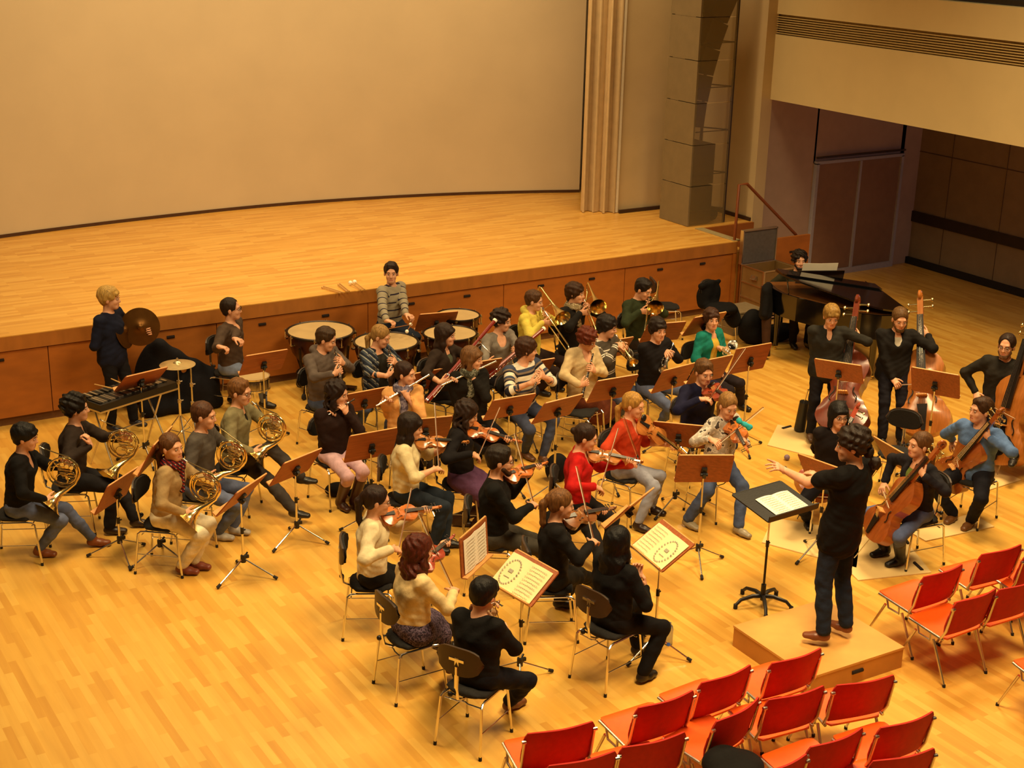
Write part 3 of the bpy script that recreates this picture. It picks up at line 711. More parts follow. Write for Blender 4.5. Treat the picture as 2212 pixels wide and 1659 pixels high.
def make_horn(M):
    r=empty('french_horn',(0,0,0)); m=MB()
    def ring(cx,cz,y,R,rt,a0=0,a1=2*math.pi,n=28): m.tube([(cx+R*math.cos(a),y,cz+R*math.sin(a)) for a in np.linspace(a0,a1,n)],rt,8)
    ring(0,0,0,.150,.0085); ring(-.005,.01,.016,.128,.0065); ring(.01,-.005,-.016,.112,.0065); ring(-.02,-.07,.0,.055,.006); ring(-.105,.085,.0,.030,.006); ring(.06,-.06,.012,.045,.006)
    for i in range(5): m.tube([(-.075+.012*i,.022,.075-.03*i),(.055+.01*i,.022,.055-.03*i),(.068+.01*i,.022,.045-.03*i),(.05+.01*i,.022,.035-.03*i),(-.07+.012*i,.022,.055-.03*i)],.0055,6)
    m.build('tubing',M,r)
    m=MB(); m.tube([(.13,0,.08),(.05,.02,.15),(-.05,.015,.19),(-.16,0,.245)],[.008,.007,.006,.0045],8); m.build('leadpipe',M,r)
    m=MB(); m.lathe([(.003,0),(.005,.03),(.0075,.055),(.0125,.066),(.011,.064),(.002,.045)],(-.155,0,.241),(-.86,0,.50),14); m.build('mouthpiece',M_SILVER,r)
    pts=[(.10,-.01,-.115),(.03,-.03,-.165),(-.04,-.055,-.20),(-.085,-.085,-.235),(-.115,-.11,-.265),(-.135,-.125,-.285),(-.150,-.137,-.300)]
    m=MB(); m.tube([(.145,0,-.02)]+pts,[.010,.014,.020,.031,.048,.075,.115,.152],28,False); m.build('bell',M,r)
    for i in range(3):
        m=MB(); c=V3(-.005+.042*i,-.0,.085-.018*i); m.cyl(c+V3(0,-.022,0),c+V3(0,.028,0),.019,16); m.cyl(c+V3(0,.028,0),c+V3(0,.034,0),.012,12); m.tube([c+V3(0,.03,0),c+V3(0,.04,.05)],.003,5); m.build('valve',M_SILVER,r)
    return r
def make_trumpet(M):
    r=empty('trumpet',(0,0,0)); m=MB()
    m.tube([(.05,0,.03),(.36,0,.03),(.40,0,.015),(.40,0,-.015),(.36,0,-.035),(.16,0,-.035)],.0062,8)
    m.tube([(.12,0,-.035),(.08,0,-.02),(.075,0,.0),(.10,0,.028)],.0062,8); m.tube([(.16,.012,.0),(.36,.012,.0)],.006,8)
    m.tube([(.25,0,-.02),(.25,0,-.06),(.29,0,-.06),(.29,0,-.02)],.005,6); m.build('tubing',M,r)
    m=MB(); pf=tubeprof(.10,.007,.50,.062,12,4.2); m.tube([(x,0,.028) for x,_ in pf],[q for _,q in pf],24,False); m.build('bell',M,r)
    m=MB(); m.tube([(0,0,.03),(.012,0,.03),(.03,0,.03),(.07,0,.03)],[.0135,.012,.006,.0045],12); m.build('mouthpiece',M_SILVER,r)
    for i in range(3):
        m=MB(); x=.18+.026*i; m.cyl((x,0,-.06),(x,0,.05),.0105,12); m.cyl((x,0,.05),(x,0,.085),.003,6); m.cyl((x,0,.085),(x,0,.09),.009,10); m.build('valve',M,r)
    return r
def make_trombone(M):
    r=empty('trombone',(0,0,0)); m=MB()
    m.tube([(.04,0,.0),(.62,0,0)],.0065,8); m.tube([(.06,0,-.09),(.62,0,-.09)],.0065,8); m.tube([(.07,0,0),(.07,0,-.09)],.006,6); m.build('inner_slide',M_SILVER,r)
    m=MB(); m.tube([(.16,0,0),(.78,0,0),(.82,0,-.02),(.835,0,-.045),(.82,0,-.07),(.78,0,-.09),(.16,0,-.09)],.0085,8); m.tube([(.20,0,0),(.20,0,-.09)],.006,6); m.build('slide',M,r)
    m=MB(); m.tube([(.06,0,-.09),(-.02,0.02,-.085),(-.30,.10,-.06),(-.36,.105,-.03),(-.375,.105,.02),(-.36,.105,.07),(-.31,.105,.09)],[.007,.0075,.008,.008,.009,.009,.009],10)
    m.tube([(-.22,.08,-.06),(-.22,.105,.088)],.004,6); m.tube([(.03,0,0),(.03,.105,.085)],.005,6); m.build('tuning_slide',M,r)
    m=MB(); pf=tubeprof(-.31,.009,.36,.108,14,4.5); m.tube([(x,.105,.09) for x,_ in pf],[q for _,q in pf],28,False); m.build('bell',M,r)
    m=MB(); m.tube([(0,0,0),(.012,0,0),(.035,0,0),(.07,0,0)],[.019,.017,.008,.006],12); m.build('mouthpiece',M_SILVER,r)
    return r
def make_flute(L=.67):
    r=empty('flute' if L>.5 else 'piccolo',(0,0,0)); e=-.17*L/.67
    M=M_SILVER if L>.5 else mat('piccolo_wood','241a16',rough=0.35,coat=0.3)
    m=MB(); m.cyl((e,0,0),(e+L,0,0),.0098 if L>.5 else .0075,12); m.cyl((e,0,0),(e+.012,0,0),.0115,12); m.cyl((e+L*.35,0,0),(e+L*.4,0,0),.0115,12); m.cyl((e+L*.86,0,0),(e+L*.88,0,0),.0115,12); m.build('tube',M,r)
    m=MB(); m.ell((0,0,.008),(.016,.012,.004)); m.build('lip_plate',M_SILVER,r)
    m=MB()
    for i in range(12 if L>.5 else 7): x=e+L*(.42+.045*i*(1 if L>.5 else 1.6)); m.cyl((x,0,.008),(x,0,.014),.0075,10)
    m.tube([(e+L*.4,.010,.010),(e+L*.97,.010,.010)],.0022,6); m.build('keys',M_SILVER,r)
    return r
def make_reed(kind):
    r=empty(kind,(0,0,0)); L=.66 if kind=='clarinet' else .62; rb=.034 if kind=='clarinet' else .022; r0=.0125 if kind=='clarinet' else .008
    W=M_EBONY
    m=MB(); m.tube([(.06,0,0),(L*.86,0,0)],[r0,.014],12); m.build('joint',W,r)
    m=MB(); pf=tubeprof(L*.86,.015,L,rb,6,2.0); m.tube([(x,0,0) for x,_ in pf],[q for _,q in pf],18,False); m.build('bell',W,r)
    m=MB()
    for x in (.09,.16,.38,.56): m.cyl((x-.004,0,0),(x+.004,0,0),.0165,12)
    for i in range(9): x=.19+.04*i; m.cyl((x,0,.012),(x,0,.018),.0075,8)
    m.tube([(.17,.011,.010),(.54,.011,.010)],.003,6); m.tube([(.30,-.012,.008),(.56,-.012,.010)],.003,6); m.build('keys',M_SILVER,r)
    m=MB(); m.tube([(0,0,0),(.03,0,0),(.07,0,0)],[.003,.007,.011] if kind=='clarinet' else [.003,.0025,.004],8); m.build('mouthpiece',W if kind=='clarinet' else M_DESKEDGE,r)
    return r
def make_bassoon():
    r=empty('bassoon',(0,0,0)); W=mat('bassoon_wood','7e1c10',rough=0.3,coat=0.6,noise=0.15)
    m=MB(); m.tube([(0,0,0),(.42,0,0)],[.034,.030],14,flat=None); m.build('boot_joint',W,r)
    m=MB(); m.tube([(.42,.016,0),(1.02,.016,0)],[.021,.018],12); m.build('bass_joint',W,r)
    m=MB(); m.tube([(.42,-.018,0),(.90,-.018,0)],[.016,.012],12); m.build('tenor_joint',W,r)
    m=MB(); m.tube([(1.02,.016,0),(1.20,.016,0),(1.32,.016,0)],[.021,.024,.023],14); m.build('bell_joint',W,r)
    m=MB(); m.tube([(1.315,.016,0),(1.345,.016,0)],[.028,.028],16); m.cyl((1.344,.016,0),(1.347,.016,0),.017,12,1); m.build('bell_ring',[M_PAPER,M_EBONY],r)
    m=MB()
    for x in (.02,.42,.62,1.02): m.cyl((x-.008,0,0),(x+.008,0,0),.037 if x<.5 else .026,14)
    for i in range(12): x=.10+.07*i; m.cyl((x,0.0,.022),(x,0.0,.034),.010,8)
    m.tube([(.1,.02,.028),(.98,.02,.026)],.003,6); m.tube([(.1,-.02,.028),(.85,-.02,.022)],.003,6); m.build('keys',M_SILVER,r)
    m=MB(); m.tube([(.90,-.018,0),(.97,-.018,.0),(1.0,-.03,.02),(.985,-.06,.09),(.955,-.075,.20)],[.005,.005,.0045,.004,.003],8); m.build('bocal',M_SILVER,r)
    return r
# ------------------------------------------------------------------ one player of each kind
def base(hd,hz,f,look=None,pitch=0,tilt=0,sex='m',size=1.0,lean=0.10,stand=False,pelz=None,**k):
    sc=size*1.055*(1 if sex=='m' else .955); hc=sc*1.07
    if not stand and pelz is None: hz=hz+.01+.035*min(1,max(0,(1250-hd[1])/150))
    H=fl(hd[0],hd[1],hz); fa=math.radians(f); F=V3(math.cos(fa),math.sin(fa),0); R=V3(math.sin(fa),-math.cos(fa),0)
    la=math.radians(f if look is None else look); LF=V3(math.cos(la),math.sin(la),0); LR=V3(math.sin(la),-math.cos(la),0)
    p=math.radians(pitch); hy=LF*math.cos(p)+UP*math.sin(p); hz_=np.cross(LR,hy); t=math.radians(tilt); hx=LR*math.cos(t)-hz_*math.sin(t); hz_=np.cross(hx,hy)
    HR=np.stack([hx,hy,hz_],1); N=H-hz_*.147*sc-hy*.03*sc-UP*.03*sc
    return dict(H=H,F=F,R=R,N=N,HR=HR,sc=sc,mouth=H+HR@V3(0,.112,-.065)*hc,P=V3(H[0],H[1],.56)-F*lean)
WHO={}
def put(o,R,t,label,cat,group=None):
    setmat(o,R,t); tag(o,label,cat,group); return o
def name_of(o): return o.name
def violinist(who,label,scr,bh=None,bt=None,kind='violin',col='amber',k='violin',bowgrip=None,tz=0.0,roll=0.35,bow=True,**kw):
    B=base(**kw); F,R=B['F'],B['R']; s=1.0 if kind=='violin' else 1.13
    T=B['H']+B['HR']@V3(-.045,.045,-.155)*B['sc']*1.09-UP*.0; T=T+UP*tz
    d=dirfit(T,scr,.575*s,nrm(F*.8-R*.6)); n=nrm(UP*math.cos(roll)+R*math.sin(roll)); Fm=frm(d,n); n=Fm[:,2]; y=Fm[:,1]
    v=inst((kind,col),lambda:make_fiddle(kind,col)); put(v,Fm,T,f"{VC[col]} {kind} held under the chin by {who}",kind,'violins and violas')
    Gn=T+d*(.355+.085)*s+n*.012*s
    LH=(Gn-n*.005,nrm(n*.85+d*.15),-y,(0.9,.95,.9,.8))
    RH=None
    if bow:
        C=T+d*.235*s+n*.045*s
        b,sq=fitbow(C,d,n,bh,bt,.72,flip=1); Hh=C-b*sq
        o=inst('bow',make_bow); put(o,frm(b,np.cross(d,b)*-1 if np.dot(np.cross(d,b),n)<0 else np.cross(d,b)),Hh,f"bow drawn across the {kind} by {who}",'bow','violin and viola bows')
        G=Hh+b*.03+n*.01; SR=B['N']+R*.16*B['sc']
        hd=nrm(nrm(G-SR-R*.15)*.7+b*.35); RH=(G,hd,nrm(-n*.8-UP*.4),(.8,.7,.7,.6))
    elif bowgrip: RH=bowgrip(B,d,n,T)
    return person(who,label,LH=LH,RH=RH,elbR=(0.9,-0.1,-0.6),elbL=(-.35,.25,-1),**kw)
def cellist(who,label,low,scr,bh=None,bt=None,col='cello',kind='cello',bz=0.30,fwd=None,push=.05,**kw):
    B=base(**kw); F,R=B['F'],B['R']; s=2.13 if kind=='cello' else 3.05
    T=fl(low[0],low[1],bz)+F*(push if kind=='cello' else 0); d=dirfit(T,scr,.575*s,UP*1.0-F*.35); n=nrm(F*.9+R*(.15)+UP*.2) if fwd is None else nrm(fwd[0]*F+fwd[1]*R+fwd[2]*UP); Fm=frm(d,n); n=Fm[:,2]; y=Fm[:,1]
    v=inst((kind,col),lambda:make_fiddle(kind,col)); put(v,Fm,T,f"{VC[col]} {kind.replace('_',' ')} played by {who}",kind.replace('_',' '),'cellos' if kind=='cello' else 'double basses')
    Gn=T+d*(.355+.065)*s+n*(.06 if kind=='cello' else .10)
    LH=(Gn,nrm(R*.8+UP*.45),-n,(.8,.8,.7,.7)) ; RH=None
    if bh is not None:
        C=T+d*.20*s+n*(.06+ .03*s+(.04 if kind!='cello' else 0)); b,sq=fitbow(C,d,n,bh,bt,.71,flip=-1 if np.dot(np.cross(n,d),-R)<0 else 1); Hh=C-b*sq
        o=inst('bow',make_bow); put(o,frm(b,n),Hh,f"bow drawn across the {kind.replace('_',' ')} by {who}",'bow','cello and bass bows')
        RH=(Hh+b*.03,nrm(F*.5-R*.2-UP*.5+b*.3),nrm(-n*.6-UP*.3),(.7,.7,.7,.6))
    return person(who,label,LH=LH,RH=RH,elbL=(-1,.1,-.35),elbR=(1,0,-.6),**kw)
VC={'amber':'amber','red':'red-brown','brown':'brown','dark':'dark brown','orange':'bright orange','cello':'reddish brown','bassred':'dark red-brown','basslight':'light brown'}
def hornist(who,label,bell=None,rest=False,M=None,off=(0.17,0.03,-.215),yaw=0,pit=0,**kw):
    B=base(**kw); F,R,H=B['F'],B['R'],B['H']; a=math.radians(yaw)
    x=F*math.cos(a)-R*math.sin(a); 
    p=math.radians(pit); x2=x*math.cos(p)+UP*math.sin(p); Fm=frm(x2,UP)
    C=B['mouth']-Fm@V3(-.215,0,.275) if not rest else B['mouth']+Fm@V3(*rest)
    v=inst('horn',lambda:make_horn(M_BRASS)); put(v,Fm,C,f"gold french horn {'resting with' if rest else 'played by'} {who}",'french horn','french horns')
    LG=C+Fm@V3(.03,.05,.09); RG=C+Fm@V3(-.10,-.10,-.24)
    LH=(LG,nrm(x*.45+UP*.75+R*.2),nrm(R*1.0),(.8,.8,.8,.8)); RH=kw.pop('RHo',None) or (RG,nrm(x*.75-UP*.15-R*.35),nrm(-UP*.4-R),.35)
    return person(who,label,LH=LH,RH=RH,elbL=(-.8,.2,-.8),elbR=(.9,-.2,-.6),**kw)
def fluter(who,label,foot,L=.67,**kw):
    B=base(**kw); F,R=B['F'],B['R']; P0=B['mouth']+B['HR']@V3(0,.006,-.006)
    d=dirfit(P0,foot,L*.745,R-UP*.2); Fm=frm(d,F*.5+UP*.8); n=Fm[:,2]
    v=inst(('flute',L),lambda:make_flute(L)); nm='flute' if L>.5 else 'piccolo'; put(v,Fm,P0,f"{'silver flute' if L>.5 else 'small dark piccolo'} played by {who}",nm,'flutes' if L>.5 else None)
    q=L/.67
    LG=P0+d*.16*q; RG=P0+d*.36*q+(d*.04 if L<.5 else 0)
    return person(who,label,LH=(LG,nrm(UP*.75+R*.35-F*.1),nrm(-F*.9+R*.2),(.9,.9,.8,.8)),RH=(RG,nrm(UP*.55-R*.35+F*.3),nrm(F*.8-UP*.3),(.8,.8,.8,.7)),elbL=(-.5,.4,-1),elbR=(.35,.05,-1),**kw)
def reeder(who,label,end,kind='clarinet',grips=(.26,.44),start=None,LHo=None,**kw):
    B=base(**kw); F,R=B['F'],B['R']; L=.66 if kind=='clarinet' else .62
    P0=B['mouth']+B['HR']@V3(0,.0,0) if start is None else fl(*start)
    d=dirfit(P0,end,L,nrm(F*.5-UP)); Fm=frm(d,F+UP*.6); n=Fm[:,2]
    v=inst(kind,lambda:make_reed(kind)); put(v,Fm,P0,f"black {kind} {'played' if start is None else 'held'} by {who}",kind,kind+'s')
    LG=P0+d*grips[0]+n*.01; RG=P0+d*grips[1]+n*.01
    return person(who,label,LH=(LG,nrm(R*.6+UP*.45+F*.2),nrm(R*.5-F*.7),.8) if LHo is None else LHo(B),RH=(RG,nrm(-R*.6+UP*.2+F*.3),nrm(-R*.5-F*.7),.8),elbL=(-.9,0,-.8),elbR=(.9,0,-.8),**kw)
def bassoonist(who,label,low,topp,lz=.50,**kw):
    B=base(**kw); F,R=B['F'],B['R']
    P0=fl(low[0],low[1],lz); d=dirfit(P0,topp,1.34,UP-R*.7); Fm=frm(d,F); n=Fm[:,2]
    v=inst('bassoon',make_bassoon); put(v,Fm,P0,f"dark red bassoon held diagonally by {who}",'bassoon','bassoons')
    LG=P0+d*.80+n*.02; RG=P0+d*.36+n*.02
    return person(who,label,LH=(LG,nrm(R*.5+UP*.6),nrm(-F*.7+R*.5),.7),RH=(RG,nrm(F*.5-R*.5+UP*.1),nrm(-R*.8-F*.4),.6),elbL=(-1,.2,-.6),elbR=(1,-.1,-.6),**kw)
def trumpeter(who,label,bell,M=None,mn='gold',rest=None,**kw):
    B=base(**kw); F,R=B['F'],B['R']; P0=B['mouth'] if rest is None else fl(*rest)
    d=dirfit(P0,bell,.50,F-UP*.3); Fm=frm(d,UP if rest is None else F); n=Fm[:,2]
    v=inst(('trumpet',mn),lambda:make_trumpet(M or M_BRASS)); put(v,Fm,P0-n*.03,f"{mn} trumpet {'played' if rest is None else 'held on the lap'} by {who}",'trumpet','trumpets')
    G=P0+d*.20-n*.03
    return person(who,label,LH=(G+n*-.01,nrm(R*.4+UP*.5+d*.4),nrm(R*.9-UP*.1),.9),RH=(G+d*.02+n*.02,nrm(-R*.3+d*.7+UP*.3),nrm(-R*.5-UP*.7),.7),elbL=(-.8,0,-.8),elbR=(.9,0,-.7),**kw)
def trombonist(who,label,slide,ext=.35,yup=0.0,**kw):
    B=base(**kw); F,R=B['F'],B['R']; P0=B['mouth']
    d=dirfit(P0,slide,.80,F-UP*.3); Fm=frm(d,UP+R*yup); n=Fm[:,2]
    v=inst('trombone',lambda:make_trombone(M_BRASS)); put(v,Fm,P0,f"brass trombone played by {who}",'trombone','trombones')
    LG=P0+d*.08-n*.045+Fm[:,1]*.02; RG=P0+d*.24-n*.045
    return person(who,label,LH=(LG,nrm(d*.5+UP*.6+R*.2),nrm(R),.9),RH=(RG,nrm(d*.6-R*.5+UP*.2),nrm(-R*.8-d*.3),.8),elbL=(-.9,0,-.6),elbR=(.9,0,-.7),**kw)
# ------------------------------------------------------------------ the hall
def struct(name,m,mats,smooth=False): return tag(m.build(name,mats,None,smooth),kind='structure')
FLOOR=boards('hall_parquet','dea948','e9ba58','d49c40',0.068,0.50,'y',rough=0.33,var=0.65,coat=0.2)
STAGEF=boards('stage_parquet','dda448','e9b65a','d29842',0.068,0.50,'x',rough=0.34,var=0.6,coat=0.15)
M_STAGE=mat('stage_veneer','a4601e',rough=0.55,noise=0.14,nscale=3,stretch=(1,1,2.5))
M_STAGE2=mat('stage_fascia_veneer','a86a2a',rough=0.5,noise=0.12,nscale=3,stretch=(3,1,1))
M_GAP=mat('dark_gap','1c0e06',rough=0.9,noise=0.1)
M_WALL=mat('cream_wall','cdb68a',rough=0.8,noise=0.04,nscale=2,bump=0.05,bscale=40)
M_SCREEN=mat('screen_paint','d2bf9c',rough=0.85,noise=0.035,nscale=1.2)
M_DWALL=mat('mauve_wall','b09684',rough=0.85,noise=0.05,nscale=4)
M_PANEL=mat('brown_panel','8a765c',rough=0.7,noise=0.08,nscale=5)
M_DOOR=mat('door_brown','8c6a50',rough=0.65,noise=0.08,nscale=6)
M_DFRAME=mat('door_frame_grey','a9a4ac',rough=0.4,noise=0.05)
m=MB(); m.add([(-3,3,0),(20.2,3,0),(20.2,18.2,0),(-3,18.2,0)],[(0,1,2,3)]); struct('floor',m,FLOOR)
SY=16.84; SH=1.14
st=empty('stage',(7,SY,0)); tag(st,'raised wooden stage with parquet deck and panelled front','stage')
def part(m,name,mats,par,smooth=False,origin=None):
    o=m.build(name,mats,par,smooth); l=par.matrix_basis.translation if origin is None else Vector(origin)
    o.matrix_parent_inverse=Matrix.Translation(-par.location); return o
m=MB()
pl=[(-3,SY),(14.65,SY),(14.65,17.86),(15.83,17.86),(15.83,23.2),(-3,23.2)]
m.prism(pl,SH-.012,SH); part(m,'deck',STAGEF,st)
m=MB(); m.box((5.825,SY+.04,SH-.10),(17.65,.08,.176)); m.box((14.61,17.35,SH-.10),(.08,1.0,.176)); part(m,'deck_edge',M_STAGE2,st)
m=MB(); m.box((5.8,SY+.12,.52),(17.5,.06,.92)); part(m,'front_recess',M_GAP,st)
m=MB(); m.box((5.8,SY+.10,.05),(17.6,.05,.10)); part(m,'kick_board',mat('kick','6b4420',rough=.7,noise=.1),st)
m=MB(); m.box((14.61,SY+.5,.5),(.06,.98,1.0)); m.box((14.62,SY+.03,.48),(.07,.06,.90)); part(m,'end_panel',M_STAGE,st)
seams=[-2.5,-.36,1.78,3.91,6.04,8.19,10.35,12.49,14.58]; slots=[3.34,5.43,6.66,7.56,8.85,9.74,10.98,11.88,13.15,13.98]
for a,b in zip(seams[:-1],seams[1:]):
    m=MB(); m.box(((a+b)/2,SY+.045,.525),(b-a-.010,.04,.825)); p=part(m,'panel',M_STAGE,st)
    for s in slots:
        if a<s<b:
            m=MB(); m.tube([(s-.05,SY+.022,.845),(s+.05,SY+.022,.845)],.019,8); m.build('handle_slot',M_GAP,p)
# steps at the right end of the stage, with a handrail
t=st
for i in range(5):
    z=SH-.19*(i+1); m=MB(); m.box((14.78+.29*i+.0,17.36,z/2),(.30,.98,z)); part(m,'step',STAGEF,t)
m=MB(); m.box((15.42,SY-.02,.555),(1.45,.05,1.11)); part(m,'side_panel',M_STAGE,t)
m=MB(); m.box((14.66,17.35,SH+.003),(.16,.98,.012)); part(m,'tread_strip',mat('grey_strip','9a8a60',rough=.8,noise=.1),t)
m=MB(); m.tube([(15.72,SY-.05,.86),(15.86,SY-.05,.86)],.016,8); part(m,'handle_slot',M_GAP,t)
m=MB(); m.box((15.24,17.84,.57),(1.18,.03,1.13)); part(m,'inner_panel',M_STAGE,st)
m=MB(); q=mat('rail_brown','7a3c14',rough=.45,noise=.1); m.tube([(14.63,16.9,SH),(14.64,16.9,2.03),(14.80,16.9,2.03),(15.93,16.9,1.10)],.024,10)
tag(m.build('handrail',q),'brown metal handrail sloping down beside the stage steps','handrail')
# curved back wall / projection surface
sc_pts=[(-2.5,19.9),(0,20.85),(2.2,21.5),(4.54,22.01),(6.01,22.23),(7.56,22.37),(9.0,22.42),(9.65,22.40),(11.72,22.11),(13.37,21.66),(14.57,21.2)]
xs=np.linspace(-2.5,14.57,60); ys=np.interp(xs,[p[0] for p in sc_pts],[p[1] for p in sc_pts]); ys=np.convolve(np.pad(ys,3,mode='edge'),np.ones(7)/7,'valid'); ys[-3:]=np.interp(xs[-3:],[p[0] for p in sc_pts],[p[1] for p in sc_pts])
G=np.array([[[x,y,z] for z in (SH+.03,9.0)] for x,y in zip(xs,ys)]); m=MB(); m.grid(G,.04); struct('wall_back',m,M_SCREEN,True)
G=np.array([[[x,y-.01,z] for z in (SH,SH+.05)] for x,y in zip(xs,ys)]); m=MB(); m.grid(G,.05); struct('baseboard_back',m,mat('base_dark','4a2c14',rough=.6,noise=.1))
m=MB(); m.box((15.0,21.9,3.8),(.9,.05,5.3)); struct('trim_1',m,mat('white_strip','cfc6ae',rough=.7,noise=.05))
m=MB(); m.box((14.84,21.3,2.2),(.30,.04,2.1)); struct('trim_2',m,mat('green_strip','12301c',rough=.7,noise=.1))
# side walls beside the stage
def wall(name,a,b,z0,z1,th,mt):
    d=nrm(V3(b[0]-a[0],b[1]-a[1],0)); n=np.cross(UP,d); m=MB()
    P=[V3(a[0],a[1],0),V3(b[0],b[1],0),V3(b[0],b[1],0)+n*th,V3(a[0],a[1],0)+n*th]; m.prism([(p[0],p[1]) for p in P],z0,z1); return struct(name,m,mt)
wall('wall_stage_right',(14.16,19.46),(15.83,19.30),SH,9,.12,M_WALL)
m=MB(); m.box((14.13,19.44,5.1),(.05,.06,7.9)); struct('trim_3',m,mat('white_edge','efe6cf',rough=.5,noise=.03))
wall('wall_stage_side',(15.83,19.35),(15.83,17.88),SH,9,.12,M_WALL)
m=MB(); m.box((14.95,19.36,SH+.03),(1.6,.04,.06)); m.box((15.81,18.6,SH+.03),(.04,1.4,.06)); struct('baseboard_stage',m,mat('base_dark2','3a2210',rough=.6,noise=.1))
m=MB(); m.box((15.935,17.95,4.5),(.23,.16,9.0)); struct('trim_4',m,M_WALL)
# door wall under the balcony, with a double door
wall('wall_far',(15.98,17.90),(17.16,17.90),0,3.2,.1,M_DWALL).location=(0,0,0)
m=MB(); m.box((18.2,17.95,2.66),(2.16,.1,1.28)); m.box((19.5,17.95,1.6),(.62,.1,3.2)); struct('wall_far_upper',m,M_DWALL)
d=empty('door_1',(18.17,17.86,0)); tag(d,kind='structure')
m=MB(); 
for x in (17.17,19.19): m.box((x,17.87,1.01),(.06,.10,2.02))
m.box((18.18,17.87,2.03),(2.08,.10,.05)); m.box((18.18,17.86,.05),(2.0,.09,.10)); m.box((18.18,17.85,1.0),(.05,.06,2.0)); part(m,'door_frame',M_DFRAME,d)
for x in (17.675,18.685): 
    m=MB(); m.box((x,17.88,1.05),(.96,.05,1.90)); l=part(m,'door_leaf',M_DOOR,d)
m=MB(); m.box((18.18,17.83,2.12),(2.1,.04,.03)); part(m,'door_rail',mat('rail_dark','3a2a20',rough=.6,noise=.1),d)
# right wall under the balcony
m=MB(); m.box((19.74,10.0,1.6),(.1,15.8,3.2)); struct('wall_right',m,M_PANEL)
for i,y in enumerate([17.15,15.95,14.75,13.55]):
    m=MB(); m.box((19.687,y,1.6),(.010,.009,3.2)); struct('trim_%d'%(5+i),m,mat('seam_brown','54402a',rough=.8,noise=.1))
m=MB(); m.box((19.685,10,2.05),(.012,15.8,.010)); struct('trim_9',m,MATS['seam_brown'])
m=MB(); m.box((19.67,10,.875),(.03,15.8,.19)); struct('trim_10',m,mat('rail_band','2c1c10',rough=.6,noise=.15,nscale=8))
m=MB(); m.box((19.66,10,.06),(.08,15.8,.12)); struct('baseboard_right',m,mat('base_black','120c08',rough=.7,noise=.1))
# balcony front
bl=empty('balcony',(16.2,10,3.1)); tag(bl,kind='structure'); bl.name='balcony_front'
m=MB(); m.box((16.16,10,3.68),(.30,15.9,1.04)); m.box((16.16,10,4.74),(.30,15.9,.44)); part(m,'parapet',mat('balcony_paint','d8c490',rough=.75,noise=.03,nscale=2),bl)
m=MB(); m.box((16.20,10,4.36),(.24,15.9,.32)); part(m,'vent_recess',mat('vent_dark','b89c60',rough=.7,noise=.1),bl)
m=MB()
for i in range(8): m.box((16.045,10,4.225+.036*i),(.05,15.9,.012))
part(m,'vent_slats',mat('vent_slat','ccb478',rough=.6,noise=.05),bl)
m=MB(); m.box((17.9,10,3.22),(3.7,15.9,.08)); part(m,'soffit',M_DWALL,bl)
m=MB(); m.box((18.0,10,5.0),(3.6,15.9,.06)); part(m,'balcony_floor',mat('balcony_dark','3a2c1c',rough=.9,noise=.1),bl)
# curtain
m=MB(); n=90; us=np.linspace(0,1,n); G=np.zeros((n,2,3)); A=V3(13.66,19.80,0); Bp=V3(14.12,19.46,0); dd=Bp-A; nn=nrm(np.cross(UP,dd))
for i,u in enumerate(us):
    q=A+dd*u-nn*(.11*math.sin(u*2*math.pi*3.3)+.03*math.sin(u*31))+nrm(dd)*.035*math.sin(u*4*math.pi*3.3); G[i,0]=(q[0],q[1],SH+.01); G[i,1]=(q[0],q[1],8.6)
m.grid(G,.012); tag(m.build('stage_curtain',mat('curtain','cdb488',rough=.9,noise=.06,nscale=8)),'folded cream curtain gathered at the right edge of the stage screen','curtain')
# loudspeaker tower
tw=empty('loudspeaker_tower',(14.95,18.35,SH)); tag(tw,'tall see-through loudspeaker tower standing at the right end of the stage','loudspeaker tower')
M_SIDE=mat('tower_cloth','807050',rough=.8,noise=.06,nscale=6); M_SPK=mat('speaker_brown','4c3822',rough=.75,noise=.12,nscale=8)
hs=[SH,1.80,2.47,3.14,3.81,4.48,5.15,5.82]
for a,b in zip(hs[:-1],hs[1:]):
    m=MB(); m.box((14.575,18.39,(a+b)/2),(.03,.76,b-a-.012)); part(m,'side_panel',M_SIDE,tw)
    m=MB(); m.box((14.95,18.005,(a+b)/2),(.72,.008,b-a-.012)); part(m,'front_pane',mat('smoked_pane','9c8654',rough=.35,alpha=.32),tw)
for z,h in ((SH+.33,.62),(1.80+.335,.65)): m=MB(); m.box((14.85,18.34,z),(.46,.55,h)); part(m,'speaker_box',M_SPK,tw)
for i in range(5):
    a=math.radians(6+5*i); Rm_=np.array([[math.cos(a),0,math.sin(a)],[0,1,0],[-math.sin(a),0,math.cos(a)]]); m=MB(); m.box((14.72+.045*i+.012*i*i,18.3,2.95+.42*i),(.26+.03*i,.42,.40),Rm_); part(m,'array_box',M_SPK,tw)
m=MB(); m.box((15.33,18.03,3.6),(.035,.035,4.9)); m.box((15.33,18.75,3.6),(.035,.035,4.9)); m.box((14.60,18.75,3.6),(.035,.035,4.9)); part(m,'post',mat('post_dark','38281a',rough=.6,noise=.1),tw)
for z in (1.42,2.02,2.72,3.42,4.12,4.85): m=MB(); m.tube([(14.62,18.72,z),(15.33,18.03,z-.04)],.012,6); m.tube([(14.62,18.03,z-.04),(15.33,18.03,z-.04)],.009,6); part(m,'rung',MATS['post_dark'],tw)
m=MB(); m.ell((15.18,18.2,SH+.13),(.13,.13,.12)); part(m,'cable_coil',M_RUBBER,tw)

